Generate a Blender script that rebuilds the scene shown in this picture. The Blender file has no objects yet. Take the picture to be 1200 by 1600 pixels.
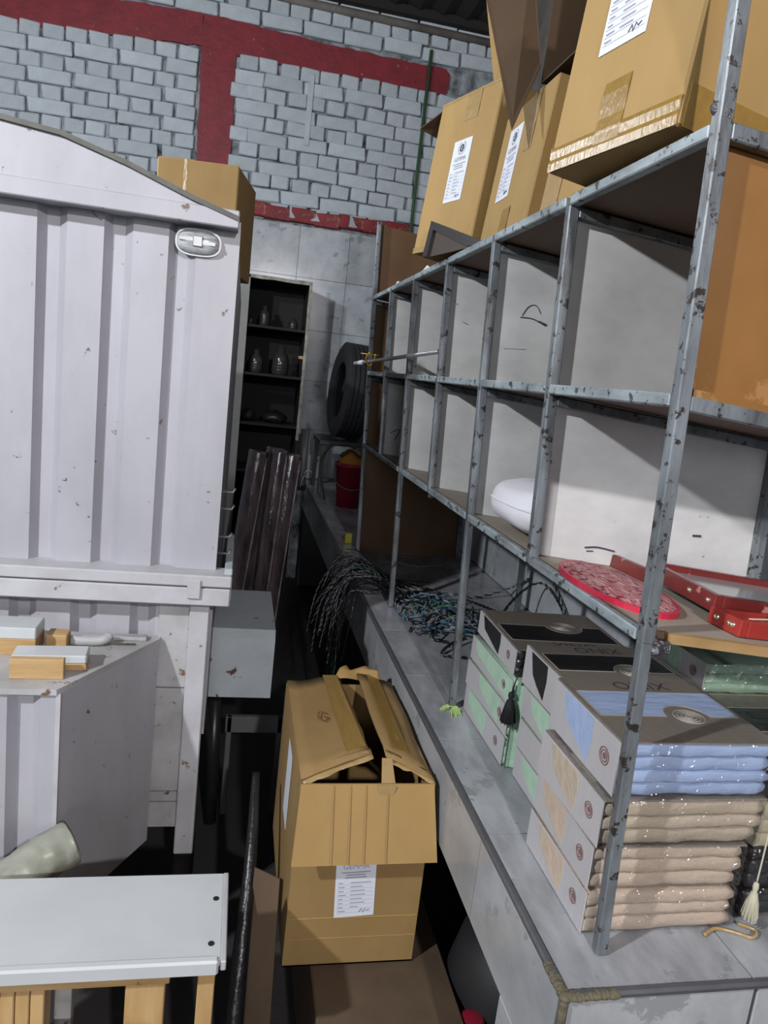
import bpy, bmesh, math, random
from mathutils import Vector, Matrix, Euler, noise
random.seed(11)
sc = bpy.context.scene
COL = sc.collection
# ------------------------------------------------------------------ camera
cam_d = bpy.data.cameras.new('camera'); cam = bpy.data.objects.new('camera', cam_d); COL.objects.link(cam)
cam_d.sensor_fit = 'HORIZONTAL'; cam_d.sensor_width = 36.0; cam_d.lens = 36.0 * 1141.3 / 1200.0
cam_d.clip_start = 0.02
_r = Vector((0.976142, -0.185663, 0.112587)); _d = Vector((0.075128, -0.197693, -0.977381)); _f = Vector((0.203721, 0.962521, -0.179028))
cam.matrix_world = Matrix(((_r.x, -_d.x, -_f.x, -0.5922), (_r.y, -_d.y, -_f.y, -0.9500), (_r.z, -_d.z, -_f.z, 1.7259), (0, 0, 0, 1)))
sc.camera = cam
# ------------------------------------------------------------------ world, lamps, exposure
w = bpy.data.worlds.new('world'); sc.world = w; w.use_nodes = True
w.node_tree.nodes['Background'].inputs[0].default_value = (0.75, 0.85, 1.0, 1); w.node_tree.nodes['Background'].inputs[1].default_value = 0.11
sc.view_settings.view_transform = 'Standard'; sc.view_settings.look = 'None'
sc.view_settings.exposure = 0.0; sc.view_settings.gamma = 1.0; sc.view_settings.use_curve_mapping = False
def lamp(name, loc, watts, col, rad):
    l = bpy.data.lights.new(name, 'POINT'); l.energy = watts; l.color = col; l.shadow_soft_size = rad
    o = bpy.data.objects.new(name, l); o.location = loc; COL.objects.link(o); return o
lamp('workshop_lamp_aisle', (-2.90, -1.30, 3.10), 480, (0.95, 0.965, 1.0), 0.05)
lamp('workshop_lamp_behind', (-0.15, -3.0, 2.86), 300, (1.0, 0.95, 0.96), 0.05)
lamp('front_fill_light', (-1.6, -9.0, 2.6), 420, (0.93, 0.95, 1.0), 0.9)  # added soft fill out of view, lifts shadows in the pigeonholes
lamp('workshop_lamp_rear', (-1.9, 1.9, 2.9), 105, (0.90, 0.95, 1.0), 0.05)
# ------------------------------------------------------------------ materials
M = {}
def nd(nt, t, **kw):
    n = nt.nodes.new(t)
    for k, v in kw.items():
        if k.startswith('i_'): n.inputs[k[2:].replace('_', ' ')].default_value = v
        else: setattr(n, k, v)
    return n
def mat(name, c, rough=0.6, c2=None, scale=8, stretch=(1, 1, 1), amt=0.5, spots=None, spot_scale=40, spot_at=0.72, metal=0.0, bump=0.0,
        bscale=60, rnd=0.0, spec=0.5, coat=0.0, detail=5):
    m = bpy.data.materials.new(name); m.use_nodes = True; nt = m.node_tree; L = nt.links.new
    b = nt.nodes['Principled BSDF']; b.inputs['Roughness'].default_value = rough; b.inputs['Metallic'].default_value = metal
    b.inputs['Specular IOR Level'].default_value = spec; b.inputs['Coat Weight'].default_value = coat
    c = (*c, 1); c2 = (*(c2 or [x * 0.72 for x in c[:3]]), 1)
    tc = nd(nt, 'ShaderNodeTexCoord'); mp = nd(nt, 'ShaderNodeMapping'); mp.inputs['Scale'].default_value = stretch
    L(tc.outputs['Object'], mp.inputs['Vector'])
    n1 = nd(nt, 'ShaderNodeTexNoise', i_Scale=scale, i_Detail=detail, i_Roughness=0.62); L(mp.outputs[0], n1.inputs['Vector'])
    r1 = nd(nt, 'ShaderNodeMapRange'); r1.inputs[1].default_value = 0.36; r1.inputs[2].default_value = 0.68; r1.inputs[4].default_value = amt
    L(n1.outputs[0], r1.inputs[0])
    mx = nd(nt, 'ShaderNodeMix', data_type='RGBA'); mx.inputs[6].default_value = c; mx.inputs[7].default_value = c2; L(r1.outputs[0], mx.inputs[0])
    out = mx.outputs[2]
    if spots:
        n2 = nd(nt, 'ShaderNodeTexNoise', i_Scale=spot_scale, i_Detail=7, i_Roughness=.68); L(tc.outputs['Object'], n2.inputs['Vector'])
        r2 = nd(nt, 'ShaderNodeMapRange'); r2.inputs[1].default_value = spot_at; r2.inputs[2].default_value = spot_at + 0.03; L(n2.outputs[0], r2.inputs[0])
        m2 = nd(nt, 'ShaderNodeMix', data_type='RGBA'); m2.inputs[7].default_value = (*spots, 1); L(out, m2.inputs[6]); L(r2.outputs[0], m2.inputs[0]); out = m2.outputs[2]
    if rnd:
        oi = nd(nt, 'ShaderNodeObjectInfo'); rr = nd(nt, 'ShaderNodeMapRange'); rr.inputs[3].default_value = 1 - rnd; rr.inputs[4].default_value = 1 + rnd
        L(oi.outputs['Random'], rr.inputs[0]); hs = nd(nt, 'ShaderNodeHueSaturation'); L(rr.outputs[0], hs.inputs['Value']); L(out, hs.inputs['Color']); out = hs.outputs[0]
    L(out, b.inputs['Base Color'])
    if bump:
        n3 = nd(nt, 'ShaderNodeTexNoise', i_Scale=bscale, i_Detail=4); L(mp.outputs[0], n3.inputs['Vector'])
        bp = nd(nt, 'ShaderNodeBump', i_Strength=bump, i_Distance=0.01); L(n3.outputs[0], bp.inputs['Height']); L(bp.outputs[0], b.inputs['Normal'])
    M[name] = m; return m
mat('white_paint', (.42, .42, .458), .45, (.335, .335, .368), 5, (1, 1, .4), .75, (.13, .08, .06), 26, .655, bump=.03, bscale=30)
mat('white_trim', (.50, .50, .535), .5, (.38, .375, .38), 9, amt=.7, spots=(.22, .15, .08), spot_scale=16, spot_at=.655)
mat('dirty_white', (.46, .46, .475), .5, (.30, .295, .285), 7, amt=.8, spots=(.16, .09, .05), spot_scale=20, spot_at=.61)
mat('pale_blue_metal', (.46, .51, .54), .5, (.36, .40, .42), 9, amt=.6, spots=(.10, .05, .03), spot_scale=14, spot_at=.63)
mat('roof_edge', (.10, .10, .09), .7, (.17, .17, .15), 20)
mat('steel_paint', (.225, .255, .275), .42, (.055, .055, .058), 13, (1, 1, .30), 1.0, (.035, .028, .024), 38, .575, metal=.3, bump=.1, bscale=90)
mat('steel_bright', (.35, .415, .44), .5, (.15, .17, .18), 16, (1, .4, 1), .95, (.040, .035, .03), 42, .57, metal=.15, bump=.1, bscale=90)
mat('weld', (.10, .095, .10), .35, (.30, .30, .32), 60, metal=.8, bump=.6, bscale=150)
mat('panel_grey', (.60, .60, .59), .6, (.45, .45, .45), 5, (1, 1, 1.6), .9, (.14, .13, .12), 9, .655, rnd=.04)
mat('ply_dark', (.115, .068, .040), .65, (.085, .05, .03), 5, (1, .3, 1), .6)
mat('ply_orange', (.255, .118, .026), .5, (.18, .078, .017), 4, (1, 1, .7), .9, (.32, .165, .055), 7, .58)
mat('ply_brown', (.15, .078, .032), .6, (.10, .05, .022), 5, (1, 1, .6), .8)
mat('board_top', (.34, .30, .25), .6, (.26, .22, .17), 7, (1, .4, 1), .7)
mat('wood_edge', (.42, .27, .12), .6, (.27, .16, .06), 16, (.4, 1, 1), .9)
mat('pine', (.55, .37, .17), .55, (.42, .25, .095), 7, (4, 4, .5), .9, (.25, .12, .04), 12, .66)
mat('pine_cross', (.53, .36, .17), .55, (.38, .225, .085), 7, (.5, 4, 4), .9, (.25, .12, .04), 12, .66)
mat('white_board', (.56, .59, .60), .35, (.47, .50, .51), 4, amt=.7)
mat('tile', (.37, .385, .41), .22, (.20, .21, .225), 7, (1.6, .6, 1), 1.0, (.225, .235, .25), 7, .60, rnd=.05, bump=.02, bscale=8)
mat('tile_apron', (.46, .475, .49), .22, (.30, .315, .33), 6, (1, .5, .8), 1.0, (.29, .305, .32), 7, .60, rnd=.05)
mat('tile_wall', (.46, .49, .52), .18, (.33, .355, .38), 8, amt=.9, spots=(.27, .29, .31), spot_scale=11, spot_at=.60, rnd=.12)
mat('grout', (.085, .085, .085), .9)
mat('edge_trim', (.15, .155, .17), .4, (.10, .10, .11), 30, metal=.5)
mat('glue', (.13, .115, .07), .8, (.07, .06, .04), 40, bump=.5)
mat('brick_white', (.42, .468, .505), .65, (.345, .385, .415), 11, (1, 1, 1), .8, rnd=.09, bump=.5, bscale=35)
mat('mortar', (.32, .356, .385), .9, (.012, .012, .012), 8, amt=1.0, bump=.8, bscale=25)
mat('mortar_dark', (.10, .09, .085), .95, (.03, .03, .03), 9)
mat('red_paint', (.20, .012, .022), .6, (.13, .008, .014), 9, amt=.9, spots=(.30, .20, .16), spot_scale=22, spot_at=.665, bump=.25, bscale=30)
mat('red_brick', (.24, .016, .026), .65, (.12, .015, .015), 12, amt=.9, spots=(.25, .14, .08), spot_scale=14, spot_at=.59, rnd=.15, bump=.5, bscale=30)
mat('roof_black', (.014, .013, .013), .9)
mat('plaster', (.20, .19, .17), .9, (.11, .10, .09), 5, amt=.9, bump=.4)
mat('floor_dark', (.045, .042, .042), .75, (.025, .023, .022), 6, bump=.2)
mat('card', (.36, .228, .080), .75, (.30, .186, .062), 6, (1, 1, .5), .8, rnd=.04, bump=.04, bscale=40)
mat('card_old', (.29, .185, .068), .8, (.22, .135, .048), 5, (1, 1, .5), .9, bump=.12, bscale=14)
mat('card_shaded', (.105, .07, .042), .85, (.07, .045, .026), 6, (1, 1, .5), .9, bump=.1, bscale=14)  # cardboard low by the floor, with the shade over it put into the colour
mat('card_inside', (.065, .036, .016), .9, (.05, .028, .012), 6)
mat('tape', (.28, .17, .04), .3, (.22, .13, .03), 30, (3, 1, 1), .8, spec=.35, coat=.1, bump=.15, bscale=50)
mat('tape_clear', (.34, .225, .09), .25, (.39, .28, .14), 22, amt=.8, spec=.5, coat=.2, bump=.2, bscale=50)
mat('paper', (.66, .69, .76), .6, (.60, .63, .70), 12)
mat('ink', (.05, .05, .07), .7); mat('ink_soft', (.30, .31, .37), .7); mat('marker', (.12, .07, .03), .8)
mat('black_plastic', (.018, .018, .019), .35, (.03, .03, .03), 12)
mat('black_frame', (.018, .015, .014), .4); mat('frame_back', (.045, .028, .022), .6)
mat('rubber', (.020, .020, .021), .75, (.032, .032, .033), 16, bump=.1)
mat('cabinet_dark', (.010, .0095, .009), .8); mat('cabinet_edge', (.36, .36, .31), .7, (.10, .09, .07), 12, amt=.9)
mat('cabinet_side', (.26, .265, .255), .7, (.18, .18, .17), 9)
mat('jar_glass', (.035, .035, .035), .15, (.02, .02, .02), 20, spec=.7); mat('jar_dark', (.03, .028, .028), .3)
mat('red_plastic', (.30, .012, .035), .4, (.22, .01, .025), 8)
mat('orange_cloth', (.55, .20, .02), .7, (.40, .13, .01), 9); mat('olive_cloth', (.05, .055, .02), .8)
mat('yellow_tag', (.26, .25, .02), .6); mat('pvc_grey', (.14, .145, .15), .5)
mat('film_roll', (.13, .10, .11), .14, (.035, .027, .032), 7, (3, 3, .6), 1.0, spec=1.0, coat=.8, bump=.6, bscale=12)
mat('film_edge', (.42, .38, .40), .2, (.10, .08, .09), 18, (2, 2, .5), 1.0, spec=.9)
mat('pillow', (.78, .78, .84), .8, (.68, .68, .74), 6, bump=.1, bscale=14)
mat('red_lacquer', (.17, .022, .020), .35, (.10, .012, .011), 9, amt=.8, spots=(.40, .17, .15), spot_scale=16, spot_at=.62, coat=.3)
mat('red_bright', (.32, .030, .022), .4, (.22, .02, .015), 9); mat('red_rim', (.50, .016, .05), .35)
mat('weave', (.42, .12, .14), .8, (.55, .34, .33), 34, (2.5, 1, 1), 1.0, (.20, .02, .04), 55, .55, bump=.9, bscale=60)
mat('brass', (.75, .66, .48), .22, metal=.9); mat('gold', (.55, .36, .04), .3, metal=.6)
mat('glass_pane', (.34, .36, .36), .12, (.27, .28, .28), 5, spec=.8)
mat('chrome', (.34, .355, .36), .42, metal=.7)
mat('lamp_lens', (.50, .52, .53), .12, (.22, .23, .24), 30, (1, 1, 6), .9, spec=.9)
mat('taupe', (.235, .205, .175), .28, (.205, .18, .15), 6, spec=.6, coat=.3)
mat('taupe_line', (.40, .37, .33), .4); mat('emblem_grey', (.32, .295, .265), .4)
mat('sleeve', (.50, .49, .50), .4, (.42, .41, .42), 70, (6, 6, .1), .7)
mat('emblem_wine', (.22, .13, .13), .5)
for n, c in dict(green=(.42, .61, .46), blue=(.36, .46, .68), beige=(.56, .45, .35), cream=(.60, .55, .38), black=(.018, .018, .020), sand=(.50, .42, .32)).items():
    mat('towel_' + n, c, .85 if n != 'black' else .35, [x * .8 for x in c], 14, (.6, 2, 2), .8, bump=.3, bscale=30)
mat('tassel_black', (.010, .010, .011), .8); mat('tassel_cream', (.52, .50, .38), .8); mat('thread_green', (.45, .62, .22), .8)
mat('wire_black', (.016, .016, .018), .4); mat('wire_white', (.22, .235, .245), .45); mat('wire_blue', (.06, .16, .30), .4); mat('wire_green', (.05, .20, .15), .4)
mat('hose_black', (.012, .012, .014), .33, spec=.5, bump=.5, bscale=30)
mat('green_pole', (.035, .085, .04), .5, (.06, .12, .06), 12)
mat('pot_dark', (.02, .021, .023), .6)
mat('wrap_roll', (.36, .37, .31), .35, (.24, .25, .20), 9, amt=.9, bump=.3, bscale=16)
mat('white_card', (.70, .70, .70), .6)
def film():
    m = bpy.data.materials.new('clear_film'); m.use_nodes = True; nt = m.node_tree; nt.nodes.remove(nt.nodes['Principled BSDF']); L = nt.links.new
    o = nt.nodes['Material Output']; t = nd(nt, 'ShaderNodeBsdfTransparent'); g = nd(nt, 'ShaderNodeBsdfGlossy'); g.inputs['Roughness'].default_value = .12
    mx = nd(nt, 'ShaderNodeMixShader'); mx.inputs[0].default_value = .14; L(t.outputs[0], mx.inputs[1]); L(g.outputs[0], mx.inputs[2])
    tc = nd(nt, 'ShaderNodeTexCoord'); n3 = nd(nt, 'ShaderNodeTexNoise', i_Scale=34.0, i_Detail=3.0); L(tc.outputs['Object'], n3.inputs['Vector'])
    bp = nd(nt, 'ShaderNodeBump', i_Strength=1.0, i_Distance=.02); L(n3.outputs[0], bp.inputs['Height']); L(bp.outputs[0], g.inputs['Normal'])
    L(mx.outputs[0], o.inputs['Surface']); M['clear_film'] = m
film()
# ------------------------------------------------------------------ helpers
def tag(o, label=None, cat=None, group=None, kind=None):
    for k, v in (('label', label), ('category', cat), ('group', group), ('kind', kind)):
        if v: o[k] = v
    return o
def link(name, me, parent=None, mw=None):
    o = bpy.data.objects.new(name, me); COL.objects.link(o)
    if parent is not None: o.parent = parent
    if mw is not None: o.matrix_local = mw
    return o
def empty(name, loc=(0, 0, 0), rot=(0, 0, 0), label=None, cat=None, group=None):
    o = bpy.data.objects.new(name, None); o.location = loc; o.rotation_euler = rot; o.empty_display_size = .05; COL.objects.link(o)
    return tag(o, label, cat, group)
class B:
    """one mesh: shapes are added, then build() makes one object"""
    def __init__(s, tf=None): s.v = []; s.f = []; s.m = []; s.sm = []; s.tf = tf; s.mi = 0; s.smooth = False
    def add(s, vs, fs, mi=None, smooth=None):
        o = len(s.v); s.v += [tuple(s.tf(*p)) if s.tf else tuple(p) for p in vs]
        for f in fs: s.f.append([i + o for i in f]); s.m.append(s.mi if mi is None else mi); s.sm.append(s.smooth if smooth is None else smooth)
        return s
    def bm(s, b, mi=None, smooth=False, mw=None):
        b.verts.index_update(); vs = [(mw @ v.co) if mw else v.co for v in b.verts]; fs = [[v.index for v in f.verts] for f in b.faces]
        b.free(); return s.add([tuple(v) for v in vs], fs, mi, smooth)
    def box(s, x0, x1, y0, y1, z0, z1, r=0, seg=1, mw=None, mi=None):
        b = bmesh.new(); bmesh.ops.create_cube(b, size=1)
        for v in b.verts: v.co = Vector(((x0 + x1) / 2 + v.co.x * (x1 - x0), (y0 + y1) / 2 + v.co.y * (y1 - y0), (z0 + z1) / 2 + v.co.z * (z1 - z0)))
        if r: bmesh.ops.bevel(b, geom=b.edges[:], offset=min(r, .45 * min(abs(x1 - x0), abs(y1 - y0), abs(z1 - z0))), segments=seg, affect='EDGES', profile=.5)
        return s.bm(b, mi, False, mw)
    def prism(s, poly, a, b, axis='z', mi=None):
        n = len(poly)
        def P(u, v, t): return {'z': (u, v, t), 'y': (u, t, v), 'x': (t, u, v)}[axis]
        vs = [P(u, v, a) for u, v in poly] + [P(u, v, b) for u, v in poly]
        fs = [list(range(n))[::-1], list(range(n, 2 * n))] + [[i, (i + 1) % n, n + (i + 1) % n, n + i] for i in range(n)]
        return s.add(vs, fs, mi)
    def strip(s, prof, a, b, axis='z', mi=None, thick=None):
        """open profile extruded along an axis (sheet); thick = offset vector for a second skin"""
        n = len(prof)
        def P(u, v, t): return {'z': (u, v, t), 'y': (u, t, v), 'x': (t, u, v)}[axis]
        if thick:
            pl = list(prof) + [(u + thick[0], v + thick[1]) for u, v in prof[::-1]]
            vs = [P(u, v, a) for u, v in pl] + [P(u, v, b) for u, v in pl]; N = len(pl)
            fs = [[i, (i + 1) % N, N + (i + 1) % N, N + i] for i in range(N)]
            for i in range(n - 1): fs += [[i + 1, i, N - 1 - i, N - 2 - i], [N + i, N + i + 1, 2 * N - 2 - i, 2 * N - 1 - i]]
            return s.add(vs, fs, mi)
        vs = [P(u, v, a) for u, v in prof] + [P(u, v, b) for u, v in prof]
        return s.add(vs, [[i, i + 1, n + i + 1, n + i] for i in range(n - 1)], mi)
    def slab(s, q, t, mi=None):
        """quad given by four corners with thickness t along its normal"""
        q = [Vector(p) for p in q]; n = (q[1] - q[0]).cross(q[3] - q[0]).normalized() * t
        vs = [tuple(p) for p in q] + [tuple(p + n) for p in q]
        return s.add(vs, [[3, 2, 1, 0], [4, 5, 6, 7], [0, 1, 5, 4], [1, 2, 6, 5], [2, 3, 7, 6], [3, 0, 4, 7]], mi)
    def tube(s, pts, r, n=6, mi=None, cap=True, r_end=None):
        pts = [Vector(p) for p in pts]; k = len(pts); vs = []; fs = []
        t0 = (pts[1] - pts[0]).normalized(); u = t0.orthogonal().normalized()
        for i, p in enumerate(pts):
            t = (pts[min(i + 1, k - 1)] - pts[max(i - 1, 0)]).normalized(); u = (u - t * u.dot(t)).normalized(); w_ = t.cross(u)
            rr = r if r_end is None else r + (r_end - r) * i / (k - 1)
            for j in range(n):
                a = 2 * math.pi * j / n; vs.append(tuple(p + (u * math.cos(a) + w_ * math.sin(a)) * rr))
        for i in range(k - 1):
            for j in range(n): fs.append([i * n + j, i * n + (j + 1) % n, (i + 1) * n + (j + 1) % n, (i + 1) * n + j])
        if cap: fs += [list(range(n))[::-1], list(range((k - 1) * n, k * n))]
        return s.add(vs, fs, mi, n > 4)
    def lathe(s, prof, c=(0, 0, 0), n=24, axis='z', mi=None, smooth=True, close=False):
        vs = []; fs = []; k = len(prof)
        for r, h in prof:
            for j in range(n):
                a = 2 * math.pi * j / n; p = (r * math.cos(a), r * math.sin(a), h)
                if axis == 'x': p = (p[2], p[0], p[1])
                if axis == 'y': p = (p[0], p[2], p[1])
                vs.append((p[0] + c[0], p[1] + c[1], p[2] + c[2]))
        for i in range(k if close else k - 1):
            i2 = (i + 1) % k
            for j in range(n): fs.append([i * n + j, i * n + (j + 1) % n, i2 * n + (j + 1) % n, i2 * n + j])
        return s.add(vs, fs, mi, smooth)
    def disc(s, c, r, t, n=20, axis='z', mi=None, rx=None):
        p = [((rx or r) * math.cos(2 * math.pi * i / n), r * math.sin(2 * math.pi * i / n)) for i in range(n)]
        if axis == 'z': return s.prism([(c[0] + a, c[1] + b) for a, b in p], c[2], c[2] + t, 'z', mi)
        if axis == 'y': return s.prism([(c[0] + a, c[2] + b) for a, b in p], c[1], c[1] + t, 'y', mi)
        return s.prism([(c[1] + a, c[2] + b) for a, b in p], c[0], c[0] + t, 'x', mi)
    def mesh(s, mats):
        me = bpy.data.meshes.new('m'); me.from_pydata(s.v, [], s.f)
        for m in (mats if isinstance(mats, (list, tuple)) else [mats]): me.materials.append(M[m])
        me.polygons.foreach_set('material_index', s.m); me.polygons.foreach_set('use_smooth', s.sm)
        b = bmesh.new(); b.from_mesh(me); bmesh.ops.recalc_face_normals(b, faces=b.faces[:]); b.to_mesh(me); b.free(); me.update(); return me
    def build(s, name, mats, parent=None, mw=None): me = s.mesh(mats); me.name = name; return link(name, me, parent, mw)
def spline(P, n=8):
    P = [Vector(p) for p in P]; out = []
    for i in range(len(P) - 1):
        a, b, c, d = P[max(i - 1, 0)], P[i], P[i + 1], P[min(i + 2, len(P) - 1)]
        for k in range(n):
            t = k / n; out.append(.5 * ((2 * b) + (c - a) * t + (2 * a - 5 * b + 4 * c - d) * t * t + (3 * b - a - 3 * c + d) * t ** 3))
    return out + [P[-1]]
_tc = {}
def text_geo(txt, size):
    """flat lettering as (verts, faces) centred on x, baseline at 0, in the local xy plane"""
    k = (txt, size)
    if k not in _tc:
        cu = bpy.data.curves.new('t', 'FONT'); cu.body = txt; cu.size = size; cu.align_x = 'CENTER'; cu.resolution_u = 3
        o = bpy.data.objects.new('t', cu); COL.objects.link(o); dg = bpy.context.evaluated_depsgraph_get()
        me = bpy.data.meshes.new_from_object(o.evaluated_get(dg)); _tc[k] = ([tuple(v.co) for v in me.vertices], [list(p.vertices) for p in me.polygons])
        bpy.data.objects.remove(o); bpy.data.curves.remove(cu); bpy.data.meshes.remove(me)
    return _tc[k]
def put_text(b, txt, size, mw, mi=None):
    v, f = text_geo(txt, size); b.add([tuple(mw @ Vector(p)) for p in v], f, mi, False)
# ------------------------------------------------------------------ the room
st = lambda o: tag(o, kind='structure')
st(B().box(-4.2, 1.3, -4.5, 5.2, -.06, 0).build('floor', 'floor_dark'))
YW = 5.0
wb = st(B().box(-4.2, 1.25, YW, YW + .2, 0, 4.75).build('wall_back', 'mortar'))
wr = st(B().box(1.20, 1.35, -1.2, YW, 0, 4.75).build('wall_right', 'plaster'))
cl = B()
prof = []
for i in range(64): prof.append((-4.2 + i * .09, 4.40 + (.03 if i % 2 else 0)))
cl.strip(prof, -4.5, YW + .2, 'y', thick=(0, .02))
ceil = st(cl.build('ceiling', 'roof_black'))
B().tube([(-4.2, YW - .035, 4.33), (1.2, YW - .035, 4.31)], .03, 10).build('conduit', 'plaster', wb)
B().box(-4.2, 1.2, YW - .10, YW, 4.36, 4.42).build('wall_plate', 'roof_black', wb)
# red painted beam and column on the back wall
def rough_poly(pts, step=.05, amp=.006):
    out = []
    for i, a in enumerate(pts):
        b_ = pts[(i + 1) % len(pts)]; d = math.hypot(b_[0] - a[0], b_[1] - a[1]); n = max(1, int(d / step))
        for k in range(n):
            t = k / n; j = amp if k else 0; out.append((a[0] + (b_[0] - a[0]) * t + random.uniform(-j, j), a[1] + (b_[1] - a[1]) * t + random.uniform(-j, j)))
    return out
B().prism(rough_poly([(-4.1, 3.74), (-2.4, 3.80), (-1.05, 3.905), (-1.05, 4.12), (-2.4, 4.05), (-4.1, 3.99)]), YW - .022, YW + .01, 'y').build('concrete_beam', 'red_paint', wb)
B().prism(rough_poly([(-1.05, 3.905), (-.80, 3.885), (.10, 3.885), (.76, 3.895), (.785, 3.95), (.785, 4.04), (.75, 4.075), (-.10, 4.08), (-1.05, 4.12)]), YW - .023, YW + .01, 'y').build('concrete_beam', 'red_paint', wb)
B().prism(rough_poly([(-1.035, 2.95), (-.795, 2.95), (-.805, 3.89), (-1.055, 3.91)]), YW - .021, YW + .01, 'y').build('concrete_column', 'red_paint', wb)
# bricks
def brick_mesh(w_, h_, m, k):
    b = bmesh.new(); bmesh.ops.create_cube(b, size=1); rr = random.Random(k)
    for v in b.verts: v.co = Vector((v.co.x * w_ + rr.uniform(-1, 1) * .008, v.co.y * .05 + (rr.uniform(-.006, .006) if v.co.y < 0 else 0), v.co.z * h_ + rr.uniform(-1, 1) * .005))
    bmesh.ops.bevel(b, geom=b.edges[:], offset=.007, segments=1, affect='EDGES'); q = B(); q.bm(b); me = q.mesh(m); me.name = 'brick'; return me
CO, ST = .0975, .30
BS = [brick_mesh(ST - .016, CO - .005, 'brick_white', k) for k in range(7)]
BH = [brick_mesh(ST / 2 - .016, CO - .005, 'brick_white', k + 20) for k in range(7)]
BT = [brick_mesh(ST * .75 - .016, CO - .005, 'brick_white', k + 40) for k in range(4)]
def brick(me, x, z, dy=0, rz=0):
    o = link('brick', me, wb); o.location = (x, YW - .006 + dy, z); o.rotation_euler = (0, random.uniform(-.012, .012) + rz, random.uniform(-.02, .02))
def course(x0, x1, z, kind, off, rough=0.0):
    p = ST if kind == 's' else ST / 2; x = x0 + off
    if off > .06: brick(BT[0] if off > .18 else BH[1], x0 + off / 2 if off < .2 else x - .1125, z)
    while x + p <= x1 + .012:
        brick(random.choice(BS if kind == 's' else BH), x + p / 2, z + random.uniform(-rough, rough) * .006, random.uniform(-.007, .003) - rough * random.uniform(0, .006), random.uniform(-rough, rough) * .03); x += p
    if x1 - x > .10: brick(random.choice(BH), x + (x1 - x) / 2 if x1 - x < .17 else x + .075, z)
for k in range(11):
    z = 3.858 - CO * k - (.0 if k else 0)
    kind = 'h' if k % 2 == 0 else 's'
    xs = -2.65 if k < 9 else -1.6
    # left panel, ends at the red column
    n = -1.06
    x = n - (.155 if kind == 'h' else .245)
    if kind == 's': brick(random.choice(BT), n - .118, z - .02)
    else: brick(random.choice(BH), n - .078, z - .02)
    slope = .062
    while x > xs:
        p = ST if kind == 's' else ST / 2
        brick(random.choice(BS if kind == 's' else BH), x - p / 2, z - .02 - slope * (n - x) * 0.55, random.uniform(-.006, .002)); x -= p
    # right panel
    course(-.795, 1.20, z - .005, 's' if k % 2 else 'h', (0, .19, .07, .0, .23, .1, .04, .2, .0, .08, .15)[k] if k else 0, 1.0)
for k in range(3): course(-1.9, 1.20, 4.155 + CO * k, 's' if k % 2 == 0 else 'h', (.05, .1, 0)[k], 1.0)
BR = [brick_mesh(.20, .10, 'red_brick', k + 60) for k in range(5)]
for k in range(9): brick(BR[k % 5], -.98 + k * .187, 2.865 + random.uniform(-.008, .008), -.012)
B().box(.66, 1.2, YW - .02, YW, 2.70, 2.92).build('plaster_patch', 'plaster', wb)
B().box(-1.1, -.30, YW - .02, YW + .01, 2.915, 2.945, .006).build('mortar_ledge', 'plaster', wb)
# timber strip painted into the bricks
tag(B().box(-.275, -.232, YW - .045, YW - .012, 3.36, 3.85, .004).build('wall_batten', 'brick_white', wb), 'grey painted vertical batten')
# wall tiles (back)
def tile_obj(parent, m, x0, x1, y0, y1, z0, z1):
    return B().box(x0, x1, y0, y1, z0, z1).build('tile', m, parent)
zs = [.86, 1.25, 1.64, 2.03, 2.42, 2.795]; xs = [-.63, -.24, .15, .54, .80]
for i in range(5):
    for j in range(4): tile_obj(wb, 'tile_wall', xs[j] + .0015, xs[j + 1] - .0015, YW - .012, YW + .002, zs[i] + .0015, zs[i + 1] - .0015)
for j in range(2): tile_obj(wb, 'tile_wall', -1.02 - .39 * j, -.633 - .39 * j, YW - .012, YW + .002, 2.42, 2.793)
# tiled dado behind the counter on the right
dado = st(B().box(.655, .86, -.9, YW, 0, 2.05).build('wall_dado', 'grout'))
for j in range(13):
    for i in range(3):
        y = -.088 + .39 * j
        if y < 4.9: tile_obj(dado, 'tile_wall', .643, .657, y + .0015, min(y + .3885, YW - .015), .853 + .39 * i, .853 + .39 * i + .387)
# green pole standing in the corner on the dado
g = B(); g.tube([(.598, 4.93, .85), (.612, 4.94, 4.17)], .013, 8)
tag(g.build('green_pole', 'green_pole'), 'thin dark green pole standing upright against the white brick wall', 'pole')
# ------------------------------------------------------------------ tiled counter
cn = empty('tiled_counter', (.3, 2.4, 0), label='grey marbled tile counter under the metal pigeonhole rack', cat='counter')
def cb(b, name, m): o = b.build(name, m, cn); o.location = (-.3, -2.4, 0); return o
cb(B().box(-.040, .643, -.078, YW - .014, .655, .842), 'core', 'grout')
rows = [-.085 + .0, .302, .69, 1.08, 1.472, 1.864, 2.256, 2.648, 3.04, 3.432, 3.824, 4.216, 4.608, YW - .014]
for a, b_ in zip(rows, rows[1:]):
    for x0, x1 in ((-.046, .281), (.284, .643)):
        cb(B().box(x0 + (.008 if x0 < 0 else 0), x1, a + (.009 if a < 0 else .0018), b_ - .0018, .838, .85), 'tile', 'tile')
    cb(B().box(-.050, -.040, a + .001 + (.01 if a < 0 else 0), b_ - .001, .655, .842), 'apron_tile', 'tile_apron')
for x0, x1 in ((-.046, .281), (.284, .643)):
    cb(B().box(x0 + .004, x1, -.088, -.076, .46, .842, .0015), 'apron_tile', 'tile_apron')
    cb(B().box(x0 + .004, x1, -.088, -.076, .06, .457, .0015), 'apron_tile', 'tile_apron')
cb(B().box(-.040, .643, -.078, .125, 0, .66), 'near_pier', 'grout')
cb(B().box(-.050, -.040, -.076, .118, .06, .652, .0015), 'apron_tile', 'tile_apron')
cb(B().box(-.030, .643, 2.55, 2.70, 0, .66), 'pier', 'grout')
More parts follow.
